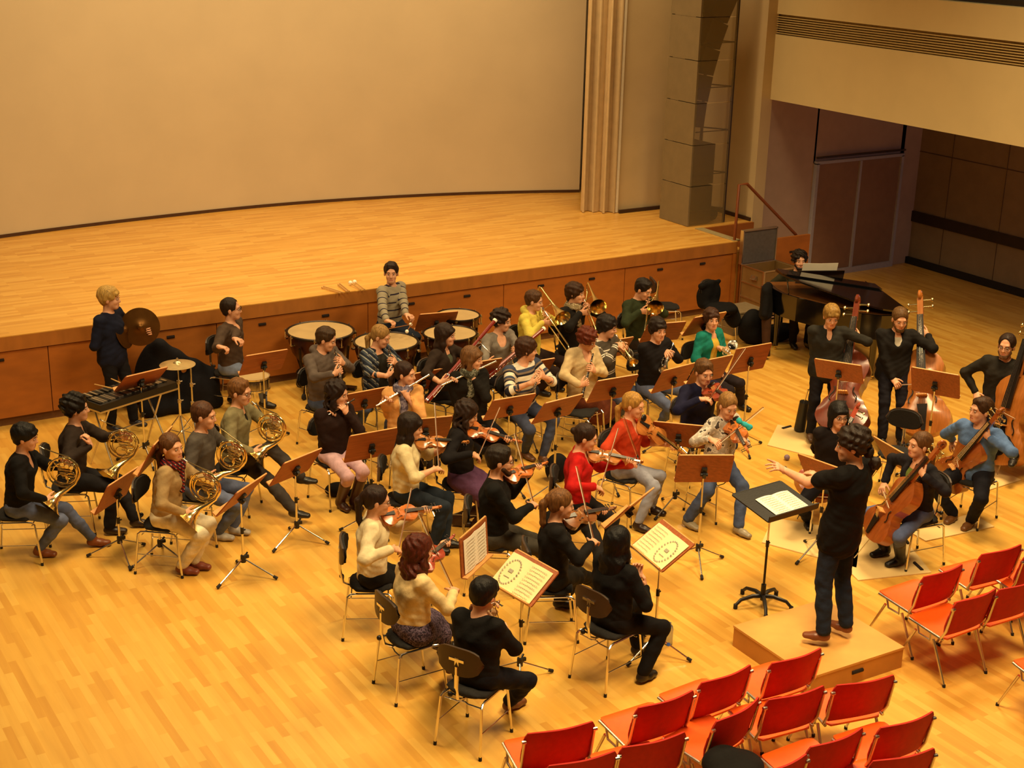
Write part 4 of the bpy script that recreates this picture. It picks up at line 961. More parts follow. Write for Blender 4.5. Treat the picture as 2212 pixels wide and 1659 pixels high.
# ------------------------------------------------------------------ chairs and stands
def rrect(w,h,r,n=5):
    P=[]
    for cx,cy,a0 in ((w/2-r,h/2-r,0),(-w/2+r,h/2-r,90),(-w/2+r,-h/2+r,180),(w/2-r,-h/2+r,270)):
        for i in range(n+1): a=math.radians(a0+90*i/n); P.append((cx+r*math.cos(a),cy+r*math.sin(a)))
    return P
def make_black_chair():
    r=empty('orchestra_chair',(0,0,0))
    s=SDF(); s.cap((-.10,-.0,.475),(.10,0,.47),.032,.032,.02,V3(0,1,0),5.6,5.9); s.cap((-.15,0,.478),(.17,0,.462),.03,.03,.03,V3(0,1,0),4.4,4.6)
    V,Q=s.mesh(.013); o=bpy.data.objects.new('seat',qmesh('seat',V,Q,[M_BFAB])); COL.objects.link(o); o.parent=r
    m=MB(); G=np.zeros((13,11,3))
    for i,u in enumerate(np.linspace(-1,1,13)):
        for j,v in enumerate(np.linspace(-1,1,11)):
            hh=.115*math.sqrt(max(0,1-abs(u)**3)) ; G[i,j]=(-.235-.03*v*.6+.045*u*u-.02*(1-v),.205*u,.80+hh*v)
    m.grid(G,.018); m.build('backrest',mat('chair_ply','3c2a1c',rough=.5,noise=.15,nscale=10),r)
    m=MB(); G2=G.copy(); G2[:,:,0]+=.018; G2=(G2-V3(-.22,0,.8))*V3(1,.93,.9)+V3(-.22,0,.8); m.grid(G2,.022); m.build('back_pad',M_BFAB,r)
    m=MB(); m.tube([(.0,0,.435),(-.16,0,.43),(-.235,0,.47),(-.262,0,.60),(-.262,0,.76)],.012,8); m.box((-.258,0,.70),(.012,.035,.26)); m.box((-.262,0,.815),(.012,.13,.022)); m.build('back_bracket',M_CHROME,r)
    m=MB(); m.tube([(-.235,.0,.50),(-.235,.05,.50)],.008,6); m.ell((-.25,.06,.50),(.022,.022,.022)); m.build('knob',M_BLACK,r)
    for sx in (-1,1):
        for sy_ in (-1,1):
            m=MB(); m.tube([(sx*.10,sy_*.165,.438),(sx*.165,sy_*.175,.436),(sx*.19,sy_*.182,.415),(sx*.235,sy_*.205,.012)],.0105,8); m.build('leg',M_CHROME,r)
            m=MB(); m.cyl((sx*.235,sy_*.205,.0),(sx*.233,sy_*.204,.03),.0135,8); m.build('rubber_foot',M_RUBBER,r.children[-1])
    m=MB()
    for sy_ in (-1,1): m.tube([(-.13,sy_*.167,.437),(.13,sy_*.167,.437)],.010,8)
    for sx in (-.16,.16): m.tube([(sx,-.17,.40),(sx,-.04,.40),(sx,-.02,.412),(sx,.02,.412),(sx,.04,.40),(sx,.17,.40)],.006,6)
    m.build('seat_frame',M_CHROME,r)
    m=MB()
    for sy_ in (-1,1): m.tube([(-.212,sy_*.194,.21),(.212,sy_*.194,.21)],.0045,6)
    m.build('stretcher',M_CHROME,r); return r
def black_chair(x,y,rz,label,z=0,group='black orchestra chairs'):
    o=inst('black_chair',make_black_chair); o.location=(x,y,z); o.rotation_euler=(0,0,rz); return tag(o,label,'chair',group)
def make_red_chair():
    r=empty('row_chair',(0,0,0)); m=MB(); G=np.zeros((15,13,3))
    for i,u in enumerate(np.linspace(0,1,15)):
        for j,v in enumerate(np.linspace(-1,1,13)):
            w=.245*min(1,(1-max(0,(u-.80)/.20)**2.2*.28))*(1-max(0,(.2-u)/.2)**2*.15)
            G[i,j]=(-.20+.44*u,w*v,.405+.055*u**1.2-.045*max(0,(u-.8)/.2)**2-.018*(1-v*v)*math.sin(math.pi*u))
    m.grid(G,.016); m.build('seat_shell',M_REDSHELL,r)
    m=MB(); G=np.zeros((13,11,3))
    for i,u in enumerate(np.linspace(-1,1,13)):
        for j,v in enumerate(np.linspace(0,1,11)):
            k=1-max(0,(v-.75)/.25)**2.5*.10-max(0,(.25-v)/.25)**2*.14
            G[i,j]=(-.235-.085*v+.055*u*u,.268*u*k,.47+.34*v-.018*abs(u)**3*(v>.5)-.03*abs(u)**2*(v<.2))
    m.grid(G,.014); m.build('back_shell',M_DARKRED,r)
    for s in (-1,1):
        m=MB(); m.tube([(-.262,s*.262,.72),(-.215,s*.262,.50),(-.17,s*.255,.415)],[.010,.012,.013],8); m.cyl((-.262,s*.25,.725),(-.262,s*.282,.725),.014,8); m.build('back_bracket',M_STEEL,r)
        m=MB(); m.tube([(-.19,s*.25,.405),(.19,s*.245,.435)],.012,8); m.tube([(-.05,s*.25,.41),(-.06,s*.255,.35),(.06,s*.255,.355),(.09,s*.25,.425)],.010,8); m.build('side_casting',M_STEEL,r)
        for x0,x1 in ((-.09,-.27),(.10,.27)):
            m=MB(); m.tube([(x0,s*.252,.37),(x1,s*.262,.01)],[.013,.010],8); l=m.build('leg',M_STEEL,r); m=MB(); m.cyl((x1,s*.262,0),(x1*.99,s*.262,.025),.014,8); m.build('foot_cap',M_RUBBER,l)
    return r
def red_chair(kl,kr,label,z=.725):
    A=fl(*kl,z); Bq=fl(*kr,z); c=(A+Bq)/2; yaw=math.atan2(Bq[1]-A[1],Bq[0]-A[0])+math.pi/2
    if abs(yaw-math.pi/2)>.22: yaw=math.pi/2+.22*np.sign(yaw-math.pi/2)
    F=V3(math.cos(yaw),math.sin(yaw),0); P=c+F*.262
    o=inst('red_chair',make_red_chair); o.location=(P[0],P[1],0); o.rotation_euler=(0,0,yaw); return tag(o,label,'chair','orange-red audience chairs')
def tripod(m_leg,base,yaw,r=.30,par=None,n=3,z1=.20):
    hub=MB(); hub.cyl((0,0,z1-.04),(0,0,z1+.03),.026,10); hub.box((.03,0,z1+.01),(.05,.022,.03)); hub.tube([(.02,.02,z1+.0),(.06,.045,z1+.03)],.010,6)
    hub.xf(np.eye(3),(0,0,0)); hub.build('hub',M_BLACK,par)
    for i in range(n):
        a=yaw+2*math.pi*i/n; c,s=math.cos(a),math.sin(a)
        m=MB(); m.tube([(.015*c,.015*s,z1-.01),(.30*r/.30*c*.93,r*s*.93,.028)],.0085,8); l=m.build('leg',m_leg,par)
        m=MB(); m.tube([(r*c*.88,r*s*.88,.036),(r*c,r*s,.016)],[.015,.016],8); m.build('rubber_foot',M_RUBBER,l)
def stand(tl,tr,bl,label,yaw=0.3,br=None,zt=None,W=.54,Hd=.37,black=False,base=None,sheet=None,leg=True,group='wooden-desk music stands',tilt=None,anchor=None):
    """desk measured by its top corners and one lower corner"""
    w0=np.linalg.norm(fl(*tl)-fl(*tr)); z=CAM_H*(1-W/w0) if zt is None else zt; z=min(max(z,.88),1.32)
    A=fl(*tl,z); Bq=fl(*tr,z); c=(A+Bq)/2; e=nrm(Bq-A); c=(Bq-e*W/2) if anchor=='r' else c; A=c-e*W/2; Bq=c+e*W/2; q=np.cross(e,UP); best=None
    for t in np.radians(np.arange(-80,81,4) if tilt is None else [tilt]):
        dv=-UP*math.cos(t)+q*math.sin(t); er=np.hypot(*(proj(A+dv*Hd)-bl))
        if br is not None: er+=np.hypot(*(proj(Bq+dv*Hd)-br))
        if best is None or er<best[0]: best=(er,dv,t)
    dv=best[1]; n=nrm(np.cross(e,dv)); pf=n if n@(q*math.sin(best[2]))>0 or True else n
    # side on which the player sits: the side toward which the lower edge leans
    side=q*np.sign(math.sin(best[2]) or 1); n=n*(1 if n@side>0 else -1); n=n*(1 if n[2]>0 or abs(n[2])<.05 else -1)
    if n[2]<0: n=-n
    ctr=c+dv*Hd*.55; P=V3(ctr[0],ctr[1],0) if base is None else fl(*base)
    r=empty('music_stand' if not black else 'conductor_stand',P); tag(r,label,'music stand',group)
    Rm_=np.stack([e,nrm(-dv),np.cross(e,nrm(-dv))],1)
    if Rm_[:,2]@n<0: Rm_=np.stack([-e,nrm(-dv),np.cross(-e,nrm(-dv))],1)
    o0=c+dv*Hd/2-P
    m=MB(); m.prism(rrect(W,Hd,.02),-.007,.005); m.xf(Rm_,o0); mt=M_BLACK if black else M_DESK
    m.build('desk',mt,r,False)
    m=MB(); m.box((0,Hd/2-.003,0),(W-.03,.010,.013)); m.xf(Rm_,o0); m.build('edge_strip',M_BLACK if black else M_DESKEDGE,r,False)
    m=MB(); m.box((0,-Hd/2+.004,.026),(W-.01,.012,.055)); m.xf(Rm_,o0); m.build('ledge',M_BLACK if black else M_DESKEDGE,r,False)
    m=MB(); m.box((0,-.02,-.022),(.05,.09,.03)); m.cyl((-.035,-.045,-.04),(.035,-.045,-.04),.018,10); m.box((0,-.045,-.05),(.03,.05,.04)); m.xf(Rm_,o0); m.build('clamp',M_BLACK,r)
    top=Rm_@V3(0,-.06,-.045)+o0
    m=MB(); m.tube([V3(0,0,.16),V3(0,0,max(.3,top[2]*.62))],.0115,10); m.build('lower_pole',M_CHROME if not black else M_BLACK,r)
    m=MB(); m.tube([V3(0,0,max(.3,top[2]*.62)-.02),V3(0,0,top[2]-.03),top],.0085,10); m.build('upper_pole',M_CHROME,r)
    m=MB(); m.cyl((0,0,max(.3,top[2]*.62)-.03),(0,0,max(.3,top[2]*.62)+.03),.0165,10); m.tube([(0,0,max(.3,top[2]*.62)),(.035,.01,max(.3,top[2]*.62))],.008,6); m.build('pole_clamp',M_BLACK,r)
    if leg and not black: tripod(M_CHROME,P,yaw,.33,r)
    if sheet:
        w,h,ox,oy,decor,mt,lab=sheet; s=MB(); R3=Rm_; c0=P+o0
        for sg in (-1,1):
            G=np.zeros((9,3,3))
            for i,u in enumerate(np.linspace(0,1,9)):
                for j,v in enumerate((-1,0,1)): G[i,j]=(ox+sg*w/2*u,oy+h/2*v,.012+.012*math.sin(math.pi*u)*(1-u*.3))
            s.grid(G,.003)
        s.xf(R3,c0); o=s.build('sheet_music',mt); tag(o,lab,'sheet music','open music books')
        ik_=MB()
        for sg in (-1,1):
            for k in range(9):
                y=oy+h*.40-h*.1*k; 
                if decor==sg and k>=0: continue
                ik_.box((ox+sg*w*.25,y,.0285),(w*.38,.0022,.001)); 
                for t_ in range(9): ik_.box((ox+sg*w*(.08+.042*t_),y-.004+.003*((t_*k)%3),.0285),(.005,.006,.001))
            if decor==sg:
                for a in np.linspace(0,2*math.pi,26): ik_.ell((ox+sg*w*.25+w*.17*math.cos(a),oy+h*.36*math.sin(a),.0285),(.010,.008,.001),None,6,4)
                ik_.box((ox+sg*w*.25,oy+.01,.0285),(w*.10,.03,.001)); ik_.box((ox+sg*w*.25,oy-.05,.0285),(w*.14,.006,.001))
        ik_.xf(R3,c0); ik_.build('printed_notes',M_INK,o)
    return r
# ------------------------------------------------------------------ kettledrums
M_COPPER=mat('drum_bowl','4a2412',rough=.3,metal=.6,noise=.2,nscale=6); M_HEAD=mat('drum_head','b49868',rough=.55,noise=.08,nscale=5); M_RIM=mat('drum_rim','241810',rough=.35,metal=.5,noise=.1)
def timpano(px,R,label,zh=.85):
    c=fl(px[0],px[1],zh); r=empty('kettledrum',(c[0],c[1],0)); tag(r,label,'kettledrum','kettledrums')
    m=MB(); m.lathe([(0,zh-.02),(R*.97,zh-.012),(R*.975,zh-.03)],(0,0,0),UP,48); m.build('drum_head',M_HEAD,r)
    m=MB(); m.lathe([(R*.985,zh-.03),(R*1.03,zh-.03),(R*1.04,zh-.005),(R*1.0,zh+.004),(R*.965,zh-.006),(R*.985,zh-.03)],(0,0,0),UP,48); m.build('hoop',M_RIM,r)
    m=MB(); m.lathe([(R*.98,zh-.03),(R*.97,zh-.12),(R*.86,zh-.28),(R*.62,zh-.42),(R*.3,zh-.49),(0.02,zh-.50)],(0,0,0),UP,40); m.build('bowl',M_COPPER,r)
    for i in range(8):
        a=math.pi/4*i+.2; c_,s_=math.cos(a),math.sin(a); m=MB(); m.cyl((R*1.07*c_,R*1.07*s_,zh-.13),(R*1.06*c_,R*1.06*s_,zh+.01),.008,6); m.box((R*1.05*c_,R*1.05*s_,zh-.02),(.03,.03,.02)); m.box((R*1.02*c_,R*1.02*s_,zh-.12),(.05,.05,.02)); m.build('tension_rod',M_CHROME,r)
    for i in range(4):
        a=math.pi/2*i+.5; c_,s_=math.cos(a),math.sin(a); m=MB(); m.tube([(R*1.02*c_,R*1.02*s_,zh-.14),(R*.98*c_,R*.98*s_,zh-.34),(R*.75*c_,R*.75*s_,.26),(R*.85*c_,R*.85*s_,.09)],.017,8); l=m.build('strut',M_RIM,r)
        m=MB(); m.cyl((R*.85*c_-.014*s_,R*.85*s_+.014*c_,.045),(R*.85*c_+.014*s_,R*.85*s_-.014*c_,.045),.045,14); m.build('wheel',M_RUBBER,l)
    m=MB(); m.lathe([(R*.72,.24),(R*.76,.24),(R*.76,.28),(R*.72,.28),(R*.72,.24)],(0,0,0),UP,28); m.build('base_ring',M_RIM,r)
    m=MB(); m.box((R*.6,-R*.6,.10),(.22,.10,.04),np.array([[.7,.7,0],[-.7,.7,0],[0,0,1]])); m.build('pedal',M_RIM,r)
timpano((692,713),.43,'largest kettledrum, at the left, with a cream head')
timpano((834,736),.405,'kettledrum partly hidden by the fair-haired clarinettist')
timpano((972,718),.345,'kettledrum behind the dark music stand, third from the left')
timpano((989,679),.295,'smallest kettledrum, closest to the stage front at the right of the set')
# sticks lying on the stage edge
for a,b,ball,lab in (((696,621),(735,633),0,'timpani stick lying on the stage edge, leftmost of the pairs'),((700,619),(742,632),0,'timpani stick lying on the stage edge beside the leftmost one'),((731,615),(750,630),0,'short stick lying on the stage edge in the middle pair'),((735,613),(755,629),0,'short stick lying on the stage edge, right of its twin'),
    ((757,611),(780,626),1,'mallet with white ball head on the stage edge, left one of the pair'),((766,609),(788,625),1,'mallet with white ball head on the stage edge, right one of the pair')):
    A_=fl(a[0],a[1],SH+.02+.02*ball); B_=fl(b[0],b[1],SH+.015); r=empty('mallet',A_); tag(r,lab,'mallet','mallets on the stage edge')
    m=MB(); m.tube([V3(0,0,0),B_-A_],.008,6); m.build('handle',mat('stick_pale','c89a58',rough=.5,noise=.1),r); m=MB(); m.ell((0,0,0),(.030,.030,.030) if ball else (.014,.014,.014)); m.build('mallet_head',M_PAPER if ball else MATS['stick_pale'],r)
# mallet keyboard on its stand
t=empty('glockenspiel',(4.34,15.16,0),math.radians(21)); tag(t,'black case glockenspiel with two rows of bars on a tubular stand before the blond player','glockenspiel')
m=MB(); m.box((0,0,.80),(1.06,.46,.09)); m.build('case',M_BLACK,t,False)
m=MB(); m.box((0,-.225,.762),(1.08,.015,.02)); m.box((-.53,0,.762),(.015,.46,.02)); m.build('trim',M_STEEL,t,False)
for i in range(26):
    m=MB(); m.box((-.49+.038*i,-.08,.853),(.030,.22-.005*i,.010)); m.build('tone_bar',M_STEEL if i%3 else M_BLACK,t,False)
for i in [k for k in range(25) if k%7 not in (2,6)]:
    m=MB(); m.box((-.47+.038*i,.12,.862),(.028,.15-.003*i,.010)); m.build('tone_bar',M_STEEL if i%2 else M_BLACK,t,False)
for x in (-.36,.36):
    for s in (-1,1): m=MB(); m.tube([(x,s*.16,.755),(x*1.1,-s*.22,.0)],.011,8); m.build('leg',M_STEEL,t)
m=MB(); m.tube([(-.38,-.01,.40),(.38,-.01,.40)],.009,8); m.build('crossbar',M_STEEL,t)
for a,b,lab in (((204,830,.92),(246,840,.90),'pale drumstick lying across the left end of the glockenspiel'),((240,818,.92),(262,828,.90),'pale drumstick behind the tilted music desk on the glockenspiel')):
    m=MB(); m.tube([fl(*a),fl(*b)],[.006,.009],6); tag(m.build('drumstick',mat('stick_pale','c89a58')),lab,'drumstick','drumsticks')
# suspended cymbal and the stand beside it
def drumstand(p,h,label,cym,name):
    r=empty(name,(p[0],p[1],0)); tag(r,label,'cymbal stand' if cym else 'drum hardware stand')
    m=MB(); m.tube([(0,0,.15),(0,0,h*.55)],.015,10); m.tube([(0,0,h*.55),(0,0,h)],.010,10); m.build('pole',M_CHROME,r)
    for z in (h*.55,h*.78): m=MB(); m.cyl((0,0,z-.02),(0,0,z+.02),.021,10); m.tube([(0,0,z),(.05,.02,z)],.007,6); m.build('clamp',M_STEEL,r)
    for i in range(3):
        a=2.09*i+.4; m=MB(); m.tube([(.01*math.cos(a),.01*math.sin(a),.38),(.28*math.cos(a),.28*math.sin(a),.02)],.010,8); m.tube([(0,0,.17),(.15*math.cos(a),.15*math.sin(a),.20)],.006,6); l=m.build('leg',M_CHROME,r); m=MB(); m.ell((.28*math.cos(a),.28*math.sin(a),.018),(.02,.02,.018)); m.build('rubber_foot',M_RUBBER,l)
    if cym:
        m=MB(); m.lathe([(.006,.035),(.03,.030),(.05,.010),(.12,.002),(.205,-.012),(.205,-.015),(.12,-.002),(.05,.006),(.03,.026)],(0,0,h),UP,40); m.build('cymbal',mat('cymbal_gold',(.80,.66,.36),rough=.3,metal=.9,noise=.08),r)
        m=MB(); m.cyl((0,0,h),(0,0,h+.07),.006,8); m.cyl((0,0,h+.045),(0,0,h+.06),.014,8); m.build('wing_nut',M_CHROME,r)
drumstand((4.98,15.27),1.02,'suspended cymbal on a chrome stand behind the grey-pullovered horn player',True,'cymbal_stand')
drumstand((5.10,15.17),.99,'bare chrome hardware stand directly right of the suspended cymbal',False,'hardware_stand')
# draped drum by the stage
g=SDF(); g.ell((5.13,16.50,.50),(.30,.19,.43),None,.08); g.ell((5.62,16.42,.27),(.27,.2,.29),None,.10); g.cap((5.15,16.42,.88),(5.75,16.42,.42),.09,.08,.08); g.cap((4.95,16.4,.10),(5.8,16.35,.08),.10,.09,.1)
Vt,Q=g.mesh(.02,lambda X,Y,Z:.012*np.sin(13*X+5*Z)*np.sin(9*Y+1)+.010*np.sin(22*X-9*Z)); Vt[:,2]=np.maximum(Vt[:,2],.0)
o=bpy.data.objects.new('covered_drum',qmesh('covered_drum',Vt,Q,[cloth('100f14')])); COL.objects.link(o); tag(o,'bulky drum under a black cloth leaning against the stage front','covered drum')
# snare drum
c=fl(549,812,.64); t=empty('snare_drum',(c[0],c[1],0)); tag(t,'chrome snare drum on a stand between the legs of the snare drummer','drum')
m=MB(); m.lathe([(.178,-.155),(.18,-.14),(.18,-.02),(.178,-.015)],(0,0,.63),UP,32); m.build('shell',mat('dark_chrome',(.35,.32,.28),rough=.2,metal=1.0,noise=.1),t)
m=MB(); m.lathe([(0,.636),(.178,.640)],(0,0,0),UP,32); m.build('drum_head',M_HEAD,t)
for z in (.49,.635): m=MB(); m.lathe([(.178,z-.01),(.190,z-.01),(.190,z+.01),(.178,z+.01),(.178,z-.01)],(0,0,0),UP,32); m.build('hoop',M_CHROME,t)
for i in range(8): a=.785*i; m=MB(); m.box((.186*math.cos(a),.186*math.sin(a),.56),(.014,.014,.10)); m.build('lug',M_CHROME,t)
m=MB(); m.tube([(0,0,.47),(0,0,.2)],.012,8); m.build('stand_pole',M_CHROME,t)
for i in range(3): a=2.09*i+1; m=MB(); m.tube([(0,0,.30),(.24*math.cos(a),.24*math.sin(a),.01)],.009,6); m.tube([(0,0,.42),(.16*math.cos(a),.16*math.sin(a),.48)],.007,6); m.build('leg',M_CHROME,t)
# ------------------------------------------------------------------ grand piano
PX0,PY0=14.50,14.98; PA=math.radians(-25)
def W(x,y,z=0): return V3(PX0-x*math.cos(PA)+y*math.sin(PA),PY0-x*math.sin(PA)-y*math.cos(PA),z)
M_PIANO=mat('piano_black','08080a',rough=.08,coat=1.0,noise=.05); t=empty('grand_piano',(PX0,PY0,0),PA); tag(t,'black grand piano with slightly raised lid in front of the door wall','piano')
def pprt(m,name,mt,par=None): m.xf(np.diag([-1,-1,1.0]),(0,0,0)); return m.build(name,mt,par or t,name in('leg',))
out=[(-.75,.22),(.75,.22),(.75,.62),(.70,.85),(.56,1.10),(.36,1.35),(.14,1.62),(-.08,1.92),(-.32,2.04),(-.60,2.04),(-.75,1.90)]
m=MB(); m.prism(out,.66,1.0); inn=[(x*.95-.01,.22+(y-.22)*.96+.02) for x,y in out]; pprt(m,'case',M_PIANO)
m=MB(); m.prism(inn,.995,1.004); pprt(m,'soundboard',mat('soundboard','6a4018',rough=.4,noise=.15))
m=MB(); m.prism([(-.75,0),(.75,0),(.75,.22),(-.75,.22)],.62,.70); m.box((-.72,.11,.79),(.07,.22,.18)); m.box((.72,.11,.79),(.07,.22,.18)); m.box((0,.225,.86),(1.4,.02,.22)); pprt(m,'keybed',M_PIANO)
m=MB(); m.box((0,.10,.715),(1.34,.16,.03)); kb=pprt(m,'keyboard',M_PAPER)
for k in range(36):
    if k%7 in(2,6): continue
    m=MB(); m.box((-.64+.0366*k,.135,.735),(.014,.09,.02)); pprt(m,'black_key',M_EBONY,kb)
al=math.radians(9); lid=[(x,y) for x,y in out if y>.5]; lid=[(-.75,.55),(.75,.55)]+lid[1:] if False else [(-.75,.55),(.75,.55),(.75,.62),(.70,.85),(.56,1.10),(.36,1.35),(.14,1.62),(-.08,1.92),(-.32,2.04),(-.60,2.04),(-.75,1.90)]
m=MB(); m.prism([(x+.75,y) for x,y in lid],0,.022); R_=np.array([[math.cos(al),0,-math.sin(al)],[0,1,0],[math.sin(al),0,math.cos(al)]]); m.xf(R_,(-.75,0,1.01)); pprt(m,'lid',M_PIANO)
m=MB(); m.prism([(0,.56),(1.5,.56),(1.5,.86),(0,.86)],.026,.045); m.xf(R_,(-.75,0,1.01)); pprt(m,'front_lid_flap',M_PIANO)
m=MB(); m.tube([(.62,.9,1.0),(.66,.9,1.22)],.010,6); pprt(m,'lid_prop',M_PIANO)
m=MB(); R2=np.array([[1,0,0],[0,math.cos(.3),-math.sin(.3)],[0,math.sin(.3),math.cos(.3)]]).T; m.box((0,0,.10),(.70,.015,.22),R2); m.xf(np.eye(3),(0,.36,1.0)); pprt(m,'music_desk',M_PIANO)
for x,y in ((-.60,.30),(.56,.30),(-.38,1.72)):
    m=MB(); m.tube([(x,y,.66),(x,y,.60),(x,y,.12),(x,y,.06)],[.065,.055,.035,.045],10); l=pprt(m,'leg',M_PIANO); m=MB(); m.cyl((x-.015,y,.03),(x+.015,y,.03),.032,12); m.box((x,y,.055),(.06,.06,.03)); pprt(m,'caster',M_BRASS,l)
m=MB(); m.box((0,.42,.36),(.16,.03,.55)); m.box((0,.40,.10),(.26,.12,.05)); pprt(m,'pedal_lyre',M_PIANO)
m=MB(); G=np.array([[[x,0,z] for z in (0,.30)] for x in np.linspace(-.26,.26,9)]); G[:,:,1]=-.012*np.abs(np.linspace(-1,1,9))[:,None]; m.grid(G,.004); m.xf(R2,(0,0,0)); m.xf(np.diag([-1,-1,1.0]),(0,0,0)); m.xf(np.array([[math.cos(PA),-math.sin(PA),0],[math.sin(PA),math.cos(PA),0],[0,0,1]]),(0,0,0)); m.xf(np.eye(3),W(.02,.33,1.03)); tag(m.build('sheet_music',M_PAPER),'pale sheet music standing on the piano music desk','sheet music')
t=empty('piano_bench',W(0,-.52),PA); tag(t,'black piano bench under the pianist','bench'); m=MB(); m.box((0,0,.44),(.62,.34,.07)); m.build('seat',M_BFAB,t)
for x in (-.27,.27):
    for y in (-.13,.13): m=MB(); m.cyl((x,y,0),(x,y,.41),.02,8); m.build('leg',M_PIANO,t)
# ------------------------------------------------------------------ flight case, boxes, bags
M_CASE=mat('case_panel','8a6a3c',rough=.45,metal=.25,noise=.1,nscale=6); t=empty('flight_case',(14.96,16.40,0)); tag(t,'open metal-edged flight case with its grey lid standing up beside the stage steps','case')
m=MB()
for x,y,sx,sy_ in ((0,-.25,.68,.02),(0,.25,.68,.02),(-.33,0,.02,.50),(.33,0,.02,.50)): m.box((x,y,.42),(sx,sy_,.76))
m.box((0,0,.06),(.68,.52,.04)); m.build('box',M_CASE,t,False)
for z in (.05,.30,.54,.80):
    m=MB(); m.box((0,-.262,z),(.69,.012,.022)); m.box((0,.262,z),(.69,.012,.022)); m.box((-.342,0,z),(.012,.53,.022)); m.box((.342,0,z),(.012,.53,.022)); m.build('metal_edge',M_STEEL,t,False)
for x in (-.335,.335):
    for y in (-.256,.256): m=MB(); m.box((x,y,.42),(.03,.03,.78)); m.build('corner_post',M_STEEL,t,False)
m=MB(); m.box((-.352,-.05,.66),(.015,.14,.07)); m.tube([(-.362,-.10,.69),(-.385,-.10,.64),(-.385,0,.64),(-.362,0,.69)],.007,6); m.build('handle',M_STEEL,t)
m=MB(); m.box((0,.31,1.07),(.68,.05,.52)); l=m.build('lid',mat('lid_lining','5c5450',rough=.8,noise=.1),t,False)
m=MB(); m.box((0,.30,1.335),(.70,.07,.02)); m.box((-.345,.30,1.07),(.02,.07,.54)); m.box((.345,.30,1.07),(.02,.07,.54)); m.build('lid_edge',M_STEEL,l,False)
m=MB(); m.box((14.02,15.95,.17),(.58,.44,.34)); m.box((14.02,15.95,.345),(.60,.46,.02)); tag(m.build('storage_box',mat('grey_box','7c6c50',rough=.5,noise=.1),None,False),'low grey box beside the black bags below the stage','box')
def lump(name,label,cat,prims,col='0c0b0c',nz=.008,group=None,h=.016):
    g=SDF()
    for p in prims: g.ell(p[0],p[1],None,.07) if len(p)==2 else g.cap(*p)
    Vt,Q=g.mesh(h,lambda X,Y,Z:nz*np.sin(17*X+6*Z)*np.sin(13*Y+2)+nz*.7*np.sin(31*X-17*Z+Y*9)); Vt[:,2]=np.maximum(Vt[:,2],0.0)
    o=bpy.data.objects.new(name,qmesh(name,Vt,Q,[cloth(col)])); COL.objects.link(o); return tag(o,label,cat,group)
black_chair(12.80,16.22,math.radians(-25),'empty black chair by the stage behind the trombonist in green')
black_chair(13.30,15.62,math.radians(-70),'black chair hidden under dark coats right of the teal-jacketed player')
p=V3(13.30,15.55,0)
o=lump('coat','black coats heaped over a chair behind the teal-jacketed player','coat',[(p+V3(0,0,.55),(.25,.23,.07)),(p+V3(-.05,.24,.68),(.23,.06,.22)),(p+V3(.20,-.02,.40),(.05,.20,.17)),(p+V3(-.25,.20,.86),p+V3(.14,.26,.88),.035,.03,.05)])
lump('backpack','black backpack with arched top on the floor right of the heaped coats','bag',[(V3(13.75,15.35,.25),(.22,.17,.26)),(V3(13.78,15.26,.14),(.17,.13,.13))])
lump('gig_bag','long black instrument bag lying in front of the grey storage box','bag',[(V3(14.22,15.25,.13),(.36,.17,.13)),(V3(13.98,15.30,.11),(.2,.14,.11))],group=None)
lump('coat','black coat hanging above brown trousers left of the piano keyboard','coat',[(V3(13.40,14.72,1.02),V3(13.56,14.86,1.02),.05,.05,.04),(V3(13.48,14.79,.98),V3(13.46,14.76,.64),.075,.095,.05,V3(.75,.65,0),1.9,1.9),(V3(13.58,14.88,.98),V3(13.62,14.93,.68),.05,.045,.04),(V3(13.38,14.70,.98),V3(13.33,14.64,.68),.05,.045,.04)],nz=.006)
m=MB(); m.tube([(13.45,14.72,.60),(13.42,14.66,.30),(13.42,14.62,.05)],[.075,.062,.055],10); tag(m.build('brown_trousers',cloth('3a2414')),'brown trousers hanging beneath the black coat left of the piano','trousers')
black_chair(9.05,13.02,math.radians(-50),'empty black chair between the striped oboist and the cream-cardigan oboist')
black_chair(11.42,10.22,math.radians(-150),'empty black chair standing between the two middle bassists and the cellists')
lump('violin_case','dark case lying behind the boots of the piccolo player','case',[(V3(0,0,0)+fl(728,1056,.07),(.14,.10,.07)),(fl(790,1060,.07),(.22,.10,.065))],'140e0c',nz=.002)
lump('bag','small black bag on the floor between the bearded and the red-topped violinist','bag',[(fl(1204,1010,.16),(.14,.12,.17))],'100d0d',nz=.004)
lump('bag','pale grey cloth bag on the floor right of the ponytailed violist','bag',[(fl(1277,1130,.05),(.12,.07,.05))],'a8987c',nz=.004,h=.01)
lump('coat','black garment lying on a red chair at the bottom edge','coat',[(fl(1585,1655,.52),(.22,.20,.07)),(fl(1560,1640,.54),(.14,.10,.08))],'12100f',nz=.004)
m=MB(); m.lathe([(0,0),(.033,0),(.035,.01),(.035,.15),(.030,.18),(.014,.20),(.014,.215),(0,.215)],fl(1444,1392,0),UP,16); b_=m.build('water_bottle',mat('clear_plastic','c8d0d4',rough=.1,trans=.8)); tag(b_,'clear water bottle beside the music stand of the long-haired woman in black','bottle')
m=MB(); m.cyl(fl(1444,1392,.215),fl(1444,1392,.24),.016,12); m.build('bottle_cap',mat('cap_blue','4060b0',rough=.4),b_)
m=MB(); m.ell(fl(1700,988,.035),(.035,.035,.035)); tag(m.build('ball',mat('mauve','8a7484',rough=.7,noise=.1)),'small mauve ball on the open floor behind the conductor desk','ball')
